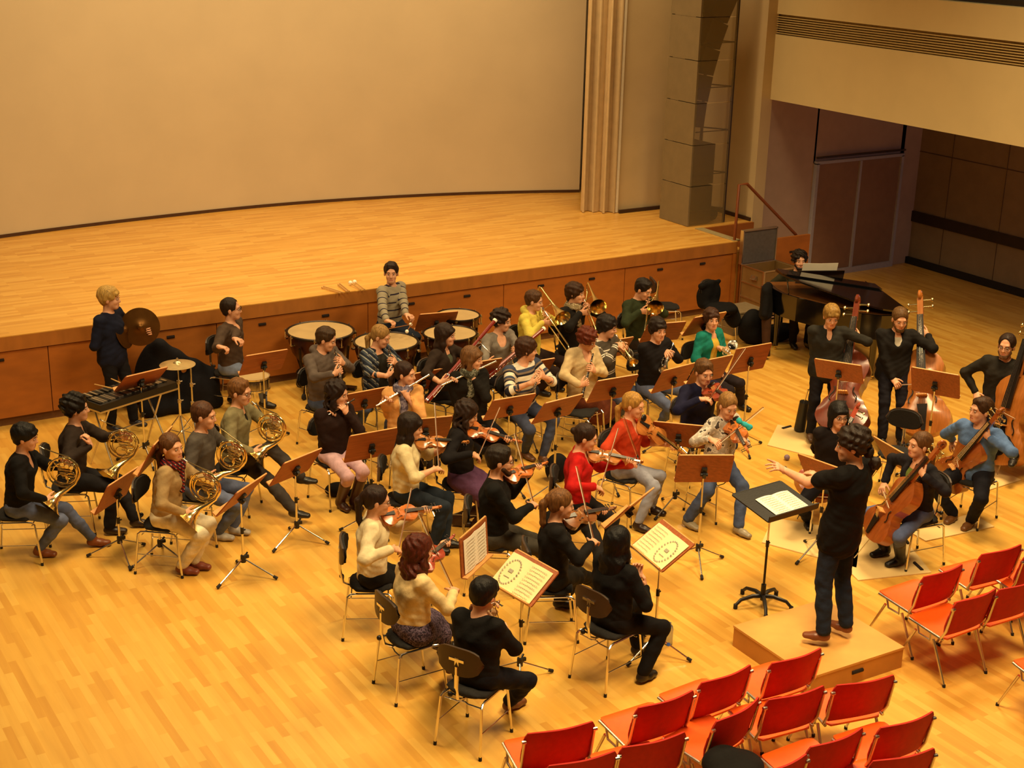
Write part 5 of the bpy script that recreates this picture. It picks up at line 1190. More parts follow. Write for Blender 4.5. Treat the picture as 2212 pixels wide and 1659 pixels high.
# cello floor boards
M_PLY=mat('mat_ply','e0c080',rough=.6,noise=.05,nscale=3)
for pts,lab,hole in (([(1658,961),(1680,917),(1850,950),(1836,1006)],'pale plywood endpin board under the blond bassist',((1690,926),(1708,921))),
    ([(1646,1171),(1670,1118),(1860,1150),(1850,1226)],'pale plywood endpin board under the cellist in glasses, behind the conductor',None),
    ([(1796,1195),(1854,1253),(2012,1236),(1925,1128)],'pale plywood endpin board under the smiling cellist in blue jeans',((1975,1216),(1992,1232))),
    ([(1966,1149),(2000,1168),(2148,1137),(2100,1108)],'pale plywood endpin board under the cellist in the blue jacket',None),
    ([(2118,1064),(2206,1036),(2150,1008),(2060,1030)],'pale plywood endpin board under the rightmost bassist',None)):
    P=[fl(a,b,.012) for a,b in pts]; m=MB(); m.prism([(q[0],q[1]) for q in P],.001,.012); o=tag(m.build('endpin_board',M_PLY,None,False),lab,'board','plywood boards under cellos and basses')
    if hole: m=MB(); m.tube([fl(hole[0][0],hole[0][1],.012),fl(hole[1][0],hole[1][1],.012)],.018,8); m.build('grip_slot',M_GAP,o)
# music case leaning on the first bassist's stand
m=MB(); a_=fl(1727,928,.03); b_=fl(1738,868,.42); m.tube([a_,b_],[.07,.06],10); o=m.build('folded_stand_bag',M_BLACK); o.name='stand_bag'; tag(o,'narrow black bag with chrome handle standing on the plywood board left of the blond bassist','bag')
m=MB(); c_=fl(1754,838,.62); m.tube([b_,b_*.4+c_*.6+V3(-.02,0,.05),c_,a_+(c_-b_)*.9],.010,8); m.build('handle',M_CHROME,o)
# ------------------------------------------------------------------ music stands
stand((271,814),(363,792),(244,846),'music stand with tilted desk in front of the blond percussionist, beside the cymbal',.5)
stand((233,1050),(300,1007),(203,1113),'music stand between the two leftmost horn players, desk seen from behind and very tilted',2.6,br=(273,1066))
stand((324,970),(379,912),(300,1023),'music stand behind the scarfed horn player, its desk rising steeply to the right',3.3)
stand((509,1066),(579,1020),(469,1113),'music stand nearest the camera at left, desk seen almost edge-on beside pale trousers',3.5,zt=1.0)
stand((613,1001),(697,967),(579,1049),'music stand whose desk hides the crossed leg of the horn player in green',3.5)
stand((530,769),(623,754),(517,809),'music stand in front of the snare drum by the stage',.2)
stand((906,679),(990,672),(886,719),'dark music stand between the four kettledrums',.2)
stand((753,851),(839,835),(744,884),'music stand between the piccolo player and the flautist in peach cardigan',.2,zt=1.05,tilt=-36)
stand((894,807),(966,794),(880,850),'music stand to the right of the flautist in the peach cardigan',.4,zt=.90,tilt=-36,anchor='r')
stand((1005,786),(1086,773),(990,825),'music stand behind the flautist in dark clothes, under the bassoons',.3,zt=1.08,tilt=-36,anchor='r')
stand((1128,785),(1200,773),(1110,812),'music stand behind the oboist in the striped sweater',.3,zt=1.08,tilt=-36,anchor='r')
stand((755,942),(861,923),(743,1001),'music stand in front of the piccolo player in pink trousers',.6)
stand((905,905),(979,898),(895,942),'music stand behind the violinist in the cream long-sleeved top',.4,zt=1.08,tilt=-34,anchor='r')
stand((1065,865),(1159,849),(1045,909),'music stand in front of the striped oboist, left of its neighbour desk',.6)
stand((1177,871),(1261,850),(1151,916),'music stand in front of the empty black chair beside the oboists',.9)
stand((1290,823),(1380,808),(1270,868),'music stand in front of the trumpeter in the striped pullover',.3)
stand((1432,801),(1503,783),(1409,848),'music stand in front of the dark-haired man with a trumpet on his knee',.8)
stand((1503,783),(1588,765),(1487,826),'music stand directly in front of the player in the teal hooded jacket',.5)
stand((1590,754),(1669,740),(1578,801),'music stand furthest right in the brass row, standing before the open floor',.1)
stand((1399,701),(1483,694),(1378,740),'music stand of the trombonist in the green pullover',.3)
stand((1500,686),(1571,673),(1477,723),'music stand behind the player in the teal hooded jacket',.6)
stand((1290,741),(1370,727),(1280,770),'music stand behind the trumpeter in the striped pullover',.6,zt=1.0,tilt=-36,anchor='r')
stand((1413,910),(1520,920),(1408,948),'music stand between the violist in navy and the violist with the turquoise cloth',3.4,zt=1.05,tilt=-30)
stand((1466,983),(1587,983),(1455,1040),'music stand in front of the violist with the cream blouse',.0,br=(1575,1039))
stand((1340,1108),(1431,1039),(1325,1128),'music stand seen edge-on in front of the violinist in coral',.4,zt=1.05)
stand((1723,979),(1821,1014),(1735,1027),'music stand directly behind the conductor, hiding the cellist in glasses',3.3)
stand((1880,938),(1960,984),(1907,985),'music stand left of the smiling cellist in blue jeans',.4,zt=1.0)
stand((1758,774),(1862,790),(1755,812),'music stand in front of the bassist with short blond hair',.4,br=(1860,828))
stand((1967,792),(2074,811),(1966,840),'music stand in front of the bassist with the white V-neck',.4,br=(2073,859))
stand((1051,1112),(991,1165),(1058,1180),'music stand holding an upright score in front of the auburn-haired violinist',.3,br=(1002,1234),zt=1.08,
      sheet=(.44,.31,0,-.01,0,M_PAPER,'open white score standing upright in front of the auburn-haired violinist'))
stand((1116,1185),(1209,1236),(1061,1248),'music stand with a cream score in front of the black-haired violinist at the bottom',.0,br=(1150,1312),zt=1.08,
      sheet=(.50,.33,-.01,-.02,-1,M_OLDPAPER,'open cream score with ornate margin in front of the black-haired violinist at the bottom'))
stand((1424,1115),(1511,1182),(1363,1173),'music stand with a decorated score in front of the long-haired woman in black',1.2,br=(1460,1246),zt=1.15,
      sheet=(.50,.33,.0,-.03,1,M_OLDPAPER,'open cream score with a drawn figure frame in front of the long-haired woman in black'))
# the conductor's black desk and its round five-armed foot
cs=stand((1584,1067),(1682,1040),(1654,1136),"conductor's black desk on a tall black pole",0,br=(1768,1098),W=.62,Hd=.50,zt=1.12,black=True,base=(1646,1308),group=None,leg=False,
      sheet=(.40,.30,.03,-.07,0,M_PAPER,"white open score lying on the conductor's black desk"))
for i in range(5):
    a=.35+2*math.pi*i/5; c,s=math.cos(a),math.sin(a); m=MB(); m.tube([(0,0,.10),(.10*c,.10*s,.11),(.22*c,.22*s,.085),(.27*c,.27*s,.035)],[.022,.020,.017,.015],8); l=m.build('foot_arm',M_BLACK,cs)
    m=MB(); m.cyl((.27*c,.27*s,0.0),(.27*c,.27*s,.045),.020,10); m.build('foot_cap',M_RUBBER,l)
m=MB(); m.cyl((0,0,.06),(0,0,.22),.024,12); m.build('hub',M_BLACK,cs)

# ------------------------------------------------------------------ audience chairs in rows (side knobs of each backrest)
for kl,kr,lab in (
 ((1663,1450),(1772,1415),'red chair whose backrest overlaps the near left corner of the podium'),
 ((1510,1493),(1621,1451),'red chair second from the podium in the foremost row'),
 ((1374,1547),(1497,1507),'red chair third from the podium in the foremost row'),
 ((1136,1603),(1281,1575),'red chair at the far left end of the foremost row, near the black-haired violinist'),
 ((1660,1528),(1774,1498),'dark red chair behind the one touching the podium, in the second row'),
 ((1804,1497),(1928,1474),'red chair below the podium slot, rightmost of the second row'),
 ((1543,1584),(1637,1515),'red chair in the second row, left of the dark red one'),
 ((1341,1633),(1478,1598),'red chair cut by the bottom edge, fourth of the second row'),
 ((1901,1589),(2010,1554),'red chair at the right end of the third row, standing on the bright bare floor'),
 ((1749,1631),(1858,1589),'red chair in the third row, left of the rightmost one'),
 ((1886,1661),(2011,1634),'red chair of the fourth row, only its backrest top in view at the bottom edge'),
 ((1185,1672),(1326,1640),'red chair cut by the bottom edge, behind the far left one'),
 ((1625,1690),(1734,1648),'red chair in the third row with only a backrest corner in view'),
 ((2118,1212),(2202,1190),'red chair furthest back of the right-hand group, near the cello mat'),
 ((1990,1262),(2078,1232),'red chair of the right-hand group standing nearest the podium'),
 ((2152,1290),(2245,1262),'red chair at the right frame edge, second row of the right-hand group'),
 ((2061,1317),(2150,1285),'red chair of the right-hand group directly behind the one nearest the podium'),
 ((2208,1215),(2300,1190),'red chair cut by the right frame edge, furthest back row'),
 ((2290,1420),(2390,1395),'red chair almost outside the right frame edge, below the group')):
    red_chair(kl,kr,lab)
# conductor's podium
P=[fl(1600,1352,.2),fl(1760,1465,.2),fl(1957,1390,.2),fl(1735+30,1297,.2)]; pc=fl(1778,1378,.2)
pr=empty('podium',(8.12,7.90,0),math.radians(-1)); tag(pr,'low square plywood podium the conductor stands on','podium')
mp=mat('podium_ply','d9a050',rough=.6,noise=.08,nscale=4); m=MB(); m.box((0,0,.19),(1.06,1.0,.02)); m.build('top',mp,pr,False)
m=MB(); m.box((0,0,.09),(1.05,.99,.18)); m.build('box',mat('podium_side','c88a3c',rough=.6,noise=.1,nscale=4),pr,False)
for x,y,r_ in ((0,-.497,0),(-.527,0,1),):
    if not r_: m=MB(); m.tube([(x-.06,y,.11),(x+.06,y,.11)],.017,8); m.build('hand_slot',M_GAP,pr)
# ------------------------------------------------------------------ the players
STR_T=pattern('stripe_grey_navy',[(0,'948a74'),(.80,'2a2434'),(.97,'948a74')],'stripe',9.5)
STR_O=pattern('stripe_multi',[(0,'d8d0bc'),(.22,'3a4258'),(.45,'7c6c5c'),(.62,'20202c'),(.80,'d8d0bc')],'stripe',8.0)
STR_G=pattern('stripe_grey_white',[(0,'4a4238'),(.70,'d8d0c0'),(.80,'4a4238'),(.88,'d8d0c0'),(.97,'4a4238')],'stripe',7.0)
PLAID=pattern('plaid',[(0,'1c2230'),(.30,'3c4450'),(.5,'8c8c84'),(.6,'1c2230'),(.85,'6c6c6c')],'check',11)
SC_RED=pattern('scarf_red_check',[(0,'3a1416'),(.35,'7c1c1c'),(.6,'20182a'),(.8,'b0a090')],'check',26)
SC_VIO=pattern('scarf_violet',[(0,'4c4658'),(.45,'6c6478'),(.55,'8c8494')],'print',30)
SC_GRN=pattern('scarf_print',[(0,'3c3c30'),(.48,'7c7c6c'),(.56,'2c2c24')],'print',26)
SC_BEI=pattern('scarf_beige',[(0,'8c7c5c'),(.5,'b8a888'),(.56,'5c4c38')],'print',24)
FLORAL=pattern('skirt_print',[(0,'3c3040'),(.46,'6c5c70'),(.55,'2c2430')],'print',38)
LACE=pattern('top_print',[(0,'a8a094'),(.50,'c8c0b4'),(.60,'48403c')],'print',16)
def nearz(x,y,xy):
    return min((fl(x,y,z) for z in np.arange(.5,1.3,.02)),key=lambda q:math.hypot(q[0]-xy[0],q[1]-xy[1]))
def seat(p,who,f=None,**k):
    P=p['P']; fa=math.radians(p['f'] if f is None else f); x,y=P[0]-.02*math.cos(fa),P[1]-.02*math.sin(fa)
    return black_chair(x,y,fa,k.get('label') or f"black chair with chrome legs under {who}")
RIGHTCAM=-32
# horns
w='the horn player in the black sweater at far left'
p=hornist(w,'person in black sweater and blue jeans playing a horn at the far left',hd=(55,945),hz=1.20,f=-25,look=-28,pitch=-8,sex='f',lean=.12,A=[(200,1163),(84,1185)],toe=(0,10),K=[None,(.2,1,.9)],
  top='0e0c0c',bottom='5c6684',bkind='jeans',hair='0c0a0a',hs='fringe',shoe='8a4a24',neck='scoop'); seat(p,w)
w='the horn player resting with a hand at the chin'
p=hornist(w,'person with dark curly hair and black jacket, hand at the chin, horn on knee',rest=(.30,.0,-.33),hd=(165,882),hz=1.25,f=-22,look=-20,sex='m',lean=.10,A=[(292,1122),(236,1138)],
  top='2a201a',bottom='1c1a1c',hair='140e0a',hs='curly',shoe='2c1c16',neck='shirt',inner='b0a898',RHo=(fl(183,944,1.10),nrm(V3(-.1,.2,1)),nrm(V3(-.9,.5,0)),1.0)); seat(p,w)
w='the horn player in the red checked scarf'
p=hornist(w,'smiling person in tan cardigan, red checked scarf and cream trousers with a horn',hd=(371,967),hz=1.20,f=-40,look=-62,pitch=2,sex='f',lean=.10,off=None,A=[(418,1212),(392,1222)],K=[(-.1,1,1),(.1,1,1)],
  top='9c8258',bottom='ddd2b4',hair='5a3a20',hs='ponylow',scarf=SC_RED,shoe='7c3c28',neck='crew',rest=(.20,.03,-.30)); seat(p,w)
w='the horn player in the grey pullover'
p=hornist(w,'person in grey pullover and jeans blowing a horn beside the scarfed player',hd=(441,898),hz=1.27,f=-38,look=-38,pitch=-5,sex='m',lean=.08,pit=-14,A=[(505,1138),(470,1150)],
  top='4c4640',bottom='5c6684',bkind='jeans',hair='4a2c18',hs='buzz',shoe='b0a89c',neck='crew'); seat(p,w)
w='the horn player in the olive shirt and glasses'
p=hornist(w,'person with glasses in olive green shirt, legs crossed, blowing a horn',hd=(519,847),hz=1.27,f=-40,look=-50,pitch=-6,sex='m',lean=.10,glasses=True,A=[(652,1118),(650,1030,.42)],K=[(-.1,1,.5),(-.3,1,.9)],toe=(0,-10),
  top='7c7454',bottom='3a3430',hair='6a4420',hs='short',shoe='181410',neck='shirt',inner='1c1814'); seat(p,w)
# percussion
w='the blond cymbal player'
p=person(w,'person with blond bowl haircut in navy sweater, standing with two large cymbals',hd=(237,645),hz=1.63,f=-48,look=-30,sex='m',stand=True,lean=.02,A=[(292,918),(240,922)],top='14182c',bottom='121014',hair='b08c48',hs='fringe',shoe='20202c',hem=.06,
  LH=(fl(322,716,1.18),nrm(V3(.3,-.6,.2)),V3(-.8,-.3,0),.9),RH=(fl(247,722,1.18),nrm(V3(.9,-.5,.2)),V3(.2,.8,0),.9))
for (x,y,z),ax,lab in (((303,706,1.24),V3(-.30,-.85,.15),'large bronze cymbal facing the hall, held by the blond player'),((268,712,1.22),V3(.75,-.60,.25),'large bronze cymbal held tilted against the navy sweater of the blond player')):
    m=MB(); m.lathe([(0,.045),(.02,.044),(.035,.032),(.05,.018),(.12,.010),(.23,0),(.23,-.003),(.12,.006),(.05,.013),(0,.036)],fl(x,y,z),ax,40); o=m.build('cymbal',mat('bronze','684418',rough=.4,metal=.75,noise=.15,nscale=10)); tag(o,lab,'cymbal','hand cymbals')
w='the snare drummer with receding hair'
p=person(w,'person with receding dark hair and glasses in brown V-neck sweater playing snare drum',hd=(500,668),hz=1.25,f=-48,look=-30,pitch=2,sex='m',lean=.04,glasses=True,A=[(500,858),(569,866)],K=[(-.3,1,.8),(.3,1,.8)],top='4c3c30',inner='d8d0c0',neck='v',bottom='74809c',bkind='jeans',hair='24180f',hs='receding',shoe='1c1816',
  LH=(fl(518,752,.98),nrm(V3(.6,-.8,-.1)),V3(0,0,-1),.9),RH=(fl(488,757,.98),nrm(V3(.7,-.6,-.1)),V3(0,0,-1),.9)); seat(p,w)
w='the timpanist in the striped sweater'
p=person(w,'person in grey sweater with thin dark stripes, smiling behind the kettledrums',hd=(845,590),hz=1.50,pelz=.80,f=-66,look=-118,pitch=2,sex='m',lean=.03,A=[(860,790,.3),(900,780,.3)],top='9c9484',topm=STR_T,neck='crew',bottom='1c2230',hair='24160c',hs='short',shoe='181410',
  LH=(fl(889,692,.98),nrm(V3(.5,-.9,-.1)),V3(0,0,-1),.9),RH=(fl(848,705,.98),nrm(V3(.6,-.8,-.1)),V3(0,0,-1),.9))
hc=p['P']; t=empty('drum_stool',(hc[0],hc[1],0)); tag(t,'tall round stool the timpanist sits on','stool'); m=MB(); m.lathe([(0,0),(.17,0),(.18,.03),(.17,.06),(0,.07)],(0,0,.66),UP,20); m.build('seat',M_BFAB,t)
for i in range(3):
    a=2.1*i; m=MB(); m.tube([(.03*math.cos(a),.03*math.sin(a),.64),(.25*math.cos(a),.25*math.sin(a),.0)],.011,8); m.build('leg',M_CHROME,t)
for a,b,lab in (((846,709,.99),(887,701,.95),'timpani mallet with white felt head in the right hand of the timpanist'),((893,693,.98),(879,716,.93),'timpani mallet in the left hand of the timpanist')):
    A_=fl(*a); B_=fl(*b); r=empty('mallet',A_); tag(r,lab,'mallet','timpani mallets'); m=MB(); m.tube([A_*0-nrm(B_-A_)*.06,B_-A_],.006,6); m.build('handle',mat('mallet_wood','8a5424',rough=.5,noise=.1),r); m=MB(); m.ell(B_-A_,(.024,.024,.024)); m.build('felt_head',M_PAPER,r)
# woodwind
w='the clarinettist in the hooded sweatshirt'
p=reeder(w,'person with short brown hair in grey-brown hooded sweatshirt playing clarinet',end=(737,826),hd=(705,733),hz=1.27,f=-68,look=-42,pitch=-16,sex='m',lean=.06,A=[(770,930),(715,945)],top='5c5048',neck='hood',bottom='424e6c',bkind='jeans',hair='3c2814',hs='short'); seat(p,w)
w='the clarinettist in the plaid shirt'
p=reeder(w,'person with fair tied hair in dark plaid shirt playing clarinet',end=(851,836),hd=(823,727),hz=1.22,f=-74,look=-48,pitch=-18,sex='f',lean=.06,A=[(880,930),(835,945)],top='2c3440',topm=PLAID,neck='open',sleeve=.75,inner='26241e',bottom='3a4054',bkind='jeans',hair='94703c',hs='ponylow'); seat(p,w)
w='the piccolo player in pink trousers'
p=fluter(w,'person with long dark hair and hairband in dark brown cardigan and pink trousers playing piccolo',foot=(706,897),L=.32,hd=(729,850),hz=1.20,f=-84,look=-48,pitch=-8,sex='f',lean=.06,A=[(764,1080),(735,1082)],K=[(-.05,1,.8),(.1,1,.8)],top='241410',neck='crew',bottom='c4a0a8',bkind='jeans',bootcol='3c1c10',hair='20120c',hs='long'); seat(p,w)
w='the flautist in the peach cardigan'
p=fluter(w,'person in peach cardigan and grey-violet scarf playing flute',foot=(799,885),hd=(876,808),hz=1.22,f=-108,look=-52,pitch=-2,sex='f',lean=.05,A=[(905,1000),(875,1005)],top='d8a060',neck='open',inner='d8ccb0',bottom='241c1c',hair='2c180e',hs='ponylow',scarf=SC_VIO); seat(p,w)
w='the flautist in dark clothes and patterned scarf'
p=fluter(w,'person with short light brown hair, patterned green-grey scarf and black top playing flute',foot=(943,837),hd=(1021,775),hz=1.22,f=-108,look=-50,pitch=-4,sex='f',lean=.05,A=[(1060,960),(1030,970)],top='16120e',neck='crew',bottom='141216',hair='6a4828',hs='bob',scarf=SC_GRN); seat(p,w)
w='the bassoonist with long dark fringe hair'
p=bassoonist(w,'person with long dark hair and fringe in dark brown cardigan playing bassoon',low=(921,868),topp=(1071,693),lz=.66,hd=(963,724),hz=1.22,f=-62,look=-45,pitch=-3,sex='f',lean=.05,A=[(1010,900),(980,910)],top='2c2018',neck='v',inner='4c5040',sleeve=.8,bottom='181414',hair='2c1c12',hs='longfringe'); seat(p,w)
w='the bassoonist in the grey cowl top'
p=bassoonist(w,'person with short dark curly hair in grey cowl-neck top playing bassoon',low=(1020,842),topp=(1176,712),lz=.74,hd=(1084,693),hz=1.24,f=-88,look=-50,pitch=-6,sex='f',lean=.04,A=[(1130,880),(1090,890)],top='787066',neck='scoop',bottom='1c1a20',hair='2a1a10',hs='curly'); seat(p,w)
w='the oboist in the striped sweater'
p=reeder(w,'person in cream, navy and brown striped sweater holding an oboe on the lap',kind='oboe',end=(1150,850),start=(1166,797,1.10),grips=(.16,.30),hd=(1138,755),hz=1.25,f=-84,look=-20,pitch=-6,sex='m',lean=.10,A=[(1172,985),(1135,975)],K=[(-.5,1,.8),(.4,1,.8)],top='8c8478',topm=STR_O,neck='crew',sleeve=.75,bottom='3c4258',bkind='jeans',hair='3a2010',hs='mop',shoe='5c3c28'); seat(p,w)
w='the oboist in the cream cardigan'
p=reeder(w,'person with auburn short hair, head tilted, in cream cardigan playing oboe',kind='oboe',end=(1257,856),hd=(1269,733),hz=1.27,f=-84,look=-62,pitch=-22,tilt=16,sex='f',lean=.02,side=-.02,A=[(1300,905),(1270,915)],top='c4ac80',neck='scoop',bulk=1.3,bottom='5c2c18',bkind='skirt',hair='5c2410',hs='curly'); seat(p,w)
# brass
w='the trombonist in the yellow jacket'
p=trombonist(w,'person in yellow hooded jacket playing trombone by the stage',slide=(1228,746),hd=(1154,650),hz=1.25,f=-60,look=-45,pitch=-8,sex='f',lean=.05,A=[(1195,830),(1165,840)],top='d0bc50',neck='hood',bottom='2a1c18',hair='4c3018',hs='short'); seat(p,w)
w='the trombonist in the black jacket and pale scarf'
p=trombonist(w,'person in black jacket with pale patterned scarf playing trombone',slide=(1288,712),hd=(1243,634),hz=1.26,f=-72,look=-48,pitch=-2,sex='m',lean=.04,A=[(1290,800),(1255,810)],top='15110e',neck='crew',bottom='15120f',hair='38200f',hs='mop',scarf=SC_BEI); seat(p,w)
w='the trombonist in the green pullover'
p=trombonist(w,'person in dark green pullover, head bowed, playing trombone',slide=(1393,714),hd=(1390,625),hz=1.25,f=-78,look=-66,pitch=-22,sex='m',lean=.04,A=[(1420,790),(1385,800)],top='28301a',neck='crew',bottom='2c2420',hair='1c120c',hs='short'); seat(p,w)
w='the trumpeter in the striped pullover'
p=trumpeter(w,'person in grey pullover with thin white double stripes playing trumpet',bell=(1369,784),hd=(1312,706),hz=1.25,f=-78,look=-46,pitch=-10,sex='m',lean=.05,A=[(1360,900),(1325,905)],top='4c443c',topm=STR_G,neck='crew',bottom='586280',bkind='jeans',hair='1c1410',hs='mop'); seat(p,w)
w='the dark-haired trumpeter with a trumpet on the knee'
p=trumpeter(w,'person with dark tousled hair in black pullover resting a trumpet upright on the knee',bell=(1434,800),mn='silver',M=M_SILVER,rest=(1454,742,1.08),hd=(1421,712),hz=1.25,f=-84,look=-95,pitch=-4,sex='m',lean=.07,A=[(1478,905),(1425,915)],K=[(-.35,1,.9),(.35,1,.9)],top='120e10',neck='crew',bottom='586280',bkind='jeans',hair='20140e',hs='mop'); seat(p,w)
w='the player in the teal hooded jacket'
p=person(w,'person with chin-length brown hair in teal hooded jacket over yellow shirt, facing the hall',hd=(1537,690),hz=1.24,f=-80,look=-108,pitch=2,sex='f',lean=.06,A=[(1600,870),(1560,880)],top='147468',neck='open',inner='c8a840',bottom='241c20',hair='3a2012',hs='mop',
  LH=(fl(1568,757,.92),nrm(V3(.5,-.8,.1)),V3(0,0,-1),.7),RH=None); seat(p,w)
g=inst(('trumpet','silver'),lambda:make_trumpet(M_SILVER)); g_P=fl(1562,772,.92); g_d=dirfit(g_P,(1579,742),.50,UP+V3(-.2,.2,0)); put(g,frm(g_d,V3(0,-1,.2)),g_P,'silver trumpet with bell up beside the player in the teal hooded jacket','trumpet','trumpets')
# violas
w='the violist in the navy pullover'
p=violinist(w,'person with short brown hair in navy pullover playing a red viola',scr=(1587,870),bh=(1524,866),bt=(1590,757),kind='viola',col='red',hd=(1521,804),hz=1.25,f=-92,look=-100,pitch=-10,sex='m',lean=.08,A=[(1545,985),(1495,975)],top='141430',neck='v',bottom='2a2c38',bkind='jeans',hair='5a3c1e',hs='short',roll=.5); seat(p,w)
w='the violist in the beige blouse'
p=violinist(w,'person in beige patterned blouse playing a viola, turquoise cloth at the shoulder',scr=(1617,978),bh=(1545,966),bt=(1609,872),kind='viola',col='orange',hd=(1573,877),hz=1.20,f=-82,look=-100,pitch=-16,sex='f',lean=.08,A=[(1595,1138),(1485,1122)],K=[(-.1,1,.8),(.5,1,.7)],top='b8ac90',topm=LACE,neck='crew',bottom='424e6c',hair='8a6434',hs='ponylow',shoe='8c8068',roll=.55); seat(p,w)
bq=fl(1603,916,1.22); g_=SDF(); g_.ell(bq+V3(-.02,.03,.03),V3(.02,.03,.035),None,.02); g_.cap(bq+V3(-.02,.03,.03),bq+V3(.06,-.05,-.03),.018,.026,.02); g_.ell(bq+V3(.06,-.05,-.03),V3(.03,.018,.03),None,.02)
Vt,Q=g_.mesh(.008,lambda X,Y,Z:.005*np.sin(90*X)*np.sin(85*Z)); o=bpy.data.objects.new('cloth',qmesh('cloth',Vt,Q,[mat('turquoise','20a4ac',rough=.8,noise=.1)])); COL.objects.link(o); tag(o,'turquoise cloth tied at the shoulder of the violist in beige','cloth')
# violins
w='the violinist in the coral top'
p=violinist(w,'person with tied blond hair in coral V-neck top and grey jeans playing viola',scr=(1475,982),bh=(1378,1000),bt=(1345,905),kind='viola',col='amber',hd=(1369,876),hz=1.22,f=-66,look=-58,pitch=-8,sex='f',lean=.06,A=[(1378,1130),(1408,1092)],K=[(-.1,1,.8),(-.4,1,1)],top='b83c1c',neck='v',sleeve=.62,bottom='8c90a0',bkind='jeans',hair='a87c38',hs='ponylow',shoe='241410',bow=False,roll=.7,
  bowgrip=lambda B,d,n,T:(fl(1366,1002,.72),nrm(B['F']-B['R']*.3),nrm(-UP),.6)); seat(p,w)
hb=inst('bow',make_bow); b0=fl(1377,990,.78); bd=dirfit(b0,(1346,905),.72,UP); put(hb,frm(bd,V3(1,0,0)),b0,'bow held upright on the lap by the violinist in the coral top','bow','violin and viola bows')
w='the violinist in the bright red top'
p=violinist(w,'person with dark tied hair in bright red long-sleeved top playing violin',scr=(1386,1000),bh=(1286,1066),bt=(1317,912),col='amber',hd=(1266,945),hz=1.20,f=-40,look=-38,pitch=-14,sex='f',lean=.06,A=[(1310,1215),(1310,1250)],top='b01410',neck='scoop',bottom='1c1816',hair='2c1a10',hs='bun',roll=.5); seat(p,w)
w='the violinist in the cream long-sleeved top'
p=violinist(w,'person with long dark hair and fringe in cream top and dark jeans playing violin',scr=(1010,957),bh=(943,1024),bt=(937,871),col='amber',hd=(888,922),hz=1.20,f=-34,look=-30,pitch=-10,sex='f',lean=.05,A=[(960,1165),(935,1180)],top='d0c094',neck='crew',sleeve=.72,bottom='1e2630',hair='20140e',hs='longfringe',roll=.45); seat(p,w)
w='the violinist in the purple skirt'
p=violinist(w,'person with shoulder-length dark hair in black top and purple skirt playing violin',scr=(1127,957),bh=(1027,996),bt=(1064,876),col='orange',hd=(1009,893),hz=1.20,f=-36,look=-36,pitch=-20,sex='f',lean=.05,A=[(1030,1130),(985,1120)],top='100c0e',neck='scoop',bottom='5c3c5c',bkind='skirt',bootcol='3a2014',hair='28180f',hs='long',roll=.55); seat(p,w)
w='the bearded violinist in black'
p=violinist(w,'person with dark beard, receding hair and glasses in black sweater playing violin',scr=(1180,1002),bh=(1154,1100),bt=(1151,942),col='orange',hd=(1081,995),hz=1.25,f=-34,look=-30,pitch=-4,sex='m',lean=.05,size=1.03,A=[(1225,1205),(1215,1235)],top='0c0b0a',neck='crew',bottom='3c3830',hair='20160e',hs='short',beard='3a2416',glasses=True,roll=.6); seat(p,w)
w='the violinist with the red hair tie'
p=violinist(w,'person with long dark ponytail, red hair tie and glasses in white cardigan playing violin',scr=(950,1097),bh=(850,1193),bt=(941,1108),col='orange',hd=(815,1082),hz=1.20,f=-28,look=-24,pitch=-6,sex='f',lean=.05,glasses=True,A=[(900,1262),(895,1290)],top='d4c49c',neck='v',bottom='12100f',hair='26150d',hs='pony',roll=.65); seat(p,w)
w='the auburn-haired violinist'
p=violinist(w,'person with long curly auburn hair in cream knitted sweater and patterned skirt playing violin',scr=(979,1160),bh=(986,1285),bt=(922,1107),col='red',hd=(905,1190),hz=1.20,f=0,look=2,pitch=-8,sex='f',lean=.06,A=[(985,1360),(965,1390)],top='d8be88',neck='crew',bottom=FLORAL,bkind='skirt',hair='4c1c0c',hs='verylong',roll=.5); seat(p,w)
w='the black-haired violinist at the bottom'
p=violinist(w,'person with short black hair in black polo shirt seen from behind, bow lowered',scr=(1075,1305),kind='violin',col='dark',hd=(1046,1285),hz=1.18,f=28,look=22,pitch=-16,sex='f',lean=.10,A=[(965,1432),(1100,1515)],K=[(-.3,1,.8),(1.2,.9,.3)],toe=(0,20),top='100e0d',neck='shirt',sleeve=.55,bottom='0f1018',hair='0f0c0b',hs='fringe',shoe='6c4020',bow=False,
  bowgrip=lambda B,d,n,T:(nearz(1091,1358,(5.42,8.36)),nrm(B['F']+UP*.2),nrm(-B['R']-UP*.3),.9)); seat(p,w)
hb=inst('bow',make_bow); b0=nearz(1089,1378,(5.42,8.36)); bd=dirfit(b0,(1062,1305),.72,UP); put(hb,frm(bd,V3(1,0,0)),b0,'bow pointing up in the hand of the black-haired violinist at the bottom','bow','violin and viola bows')
w='the violist with the ponytail in black'
p=violinist(w,'person with light brown ponytail in black cardigan over grey top playing viola',scr=(1326,1100),bh=(1274,1188),bt=(1243,1014),kind='viola',col='brown',hd=(1212,1089),hz=1.20,f=-26,look=-22,pitch=-8,sex='f',lean=.05,A=[(1310,1262),(1208,1296)],K=[(-.1,1,.7),(.1,1,.9)],top='100d0c',neck='v',inner='8c8070',bottom='15130f',hair='6a4522',hs='pony',roll=.6); seat(p,w)
w='the long-haired woman in black'
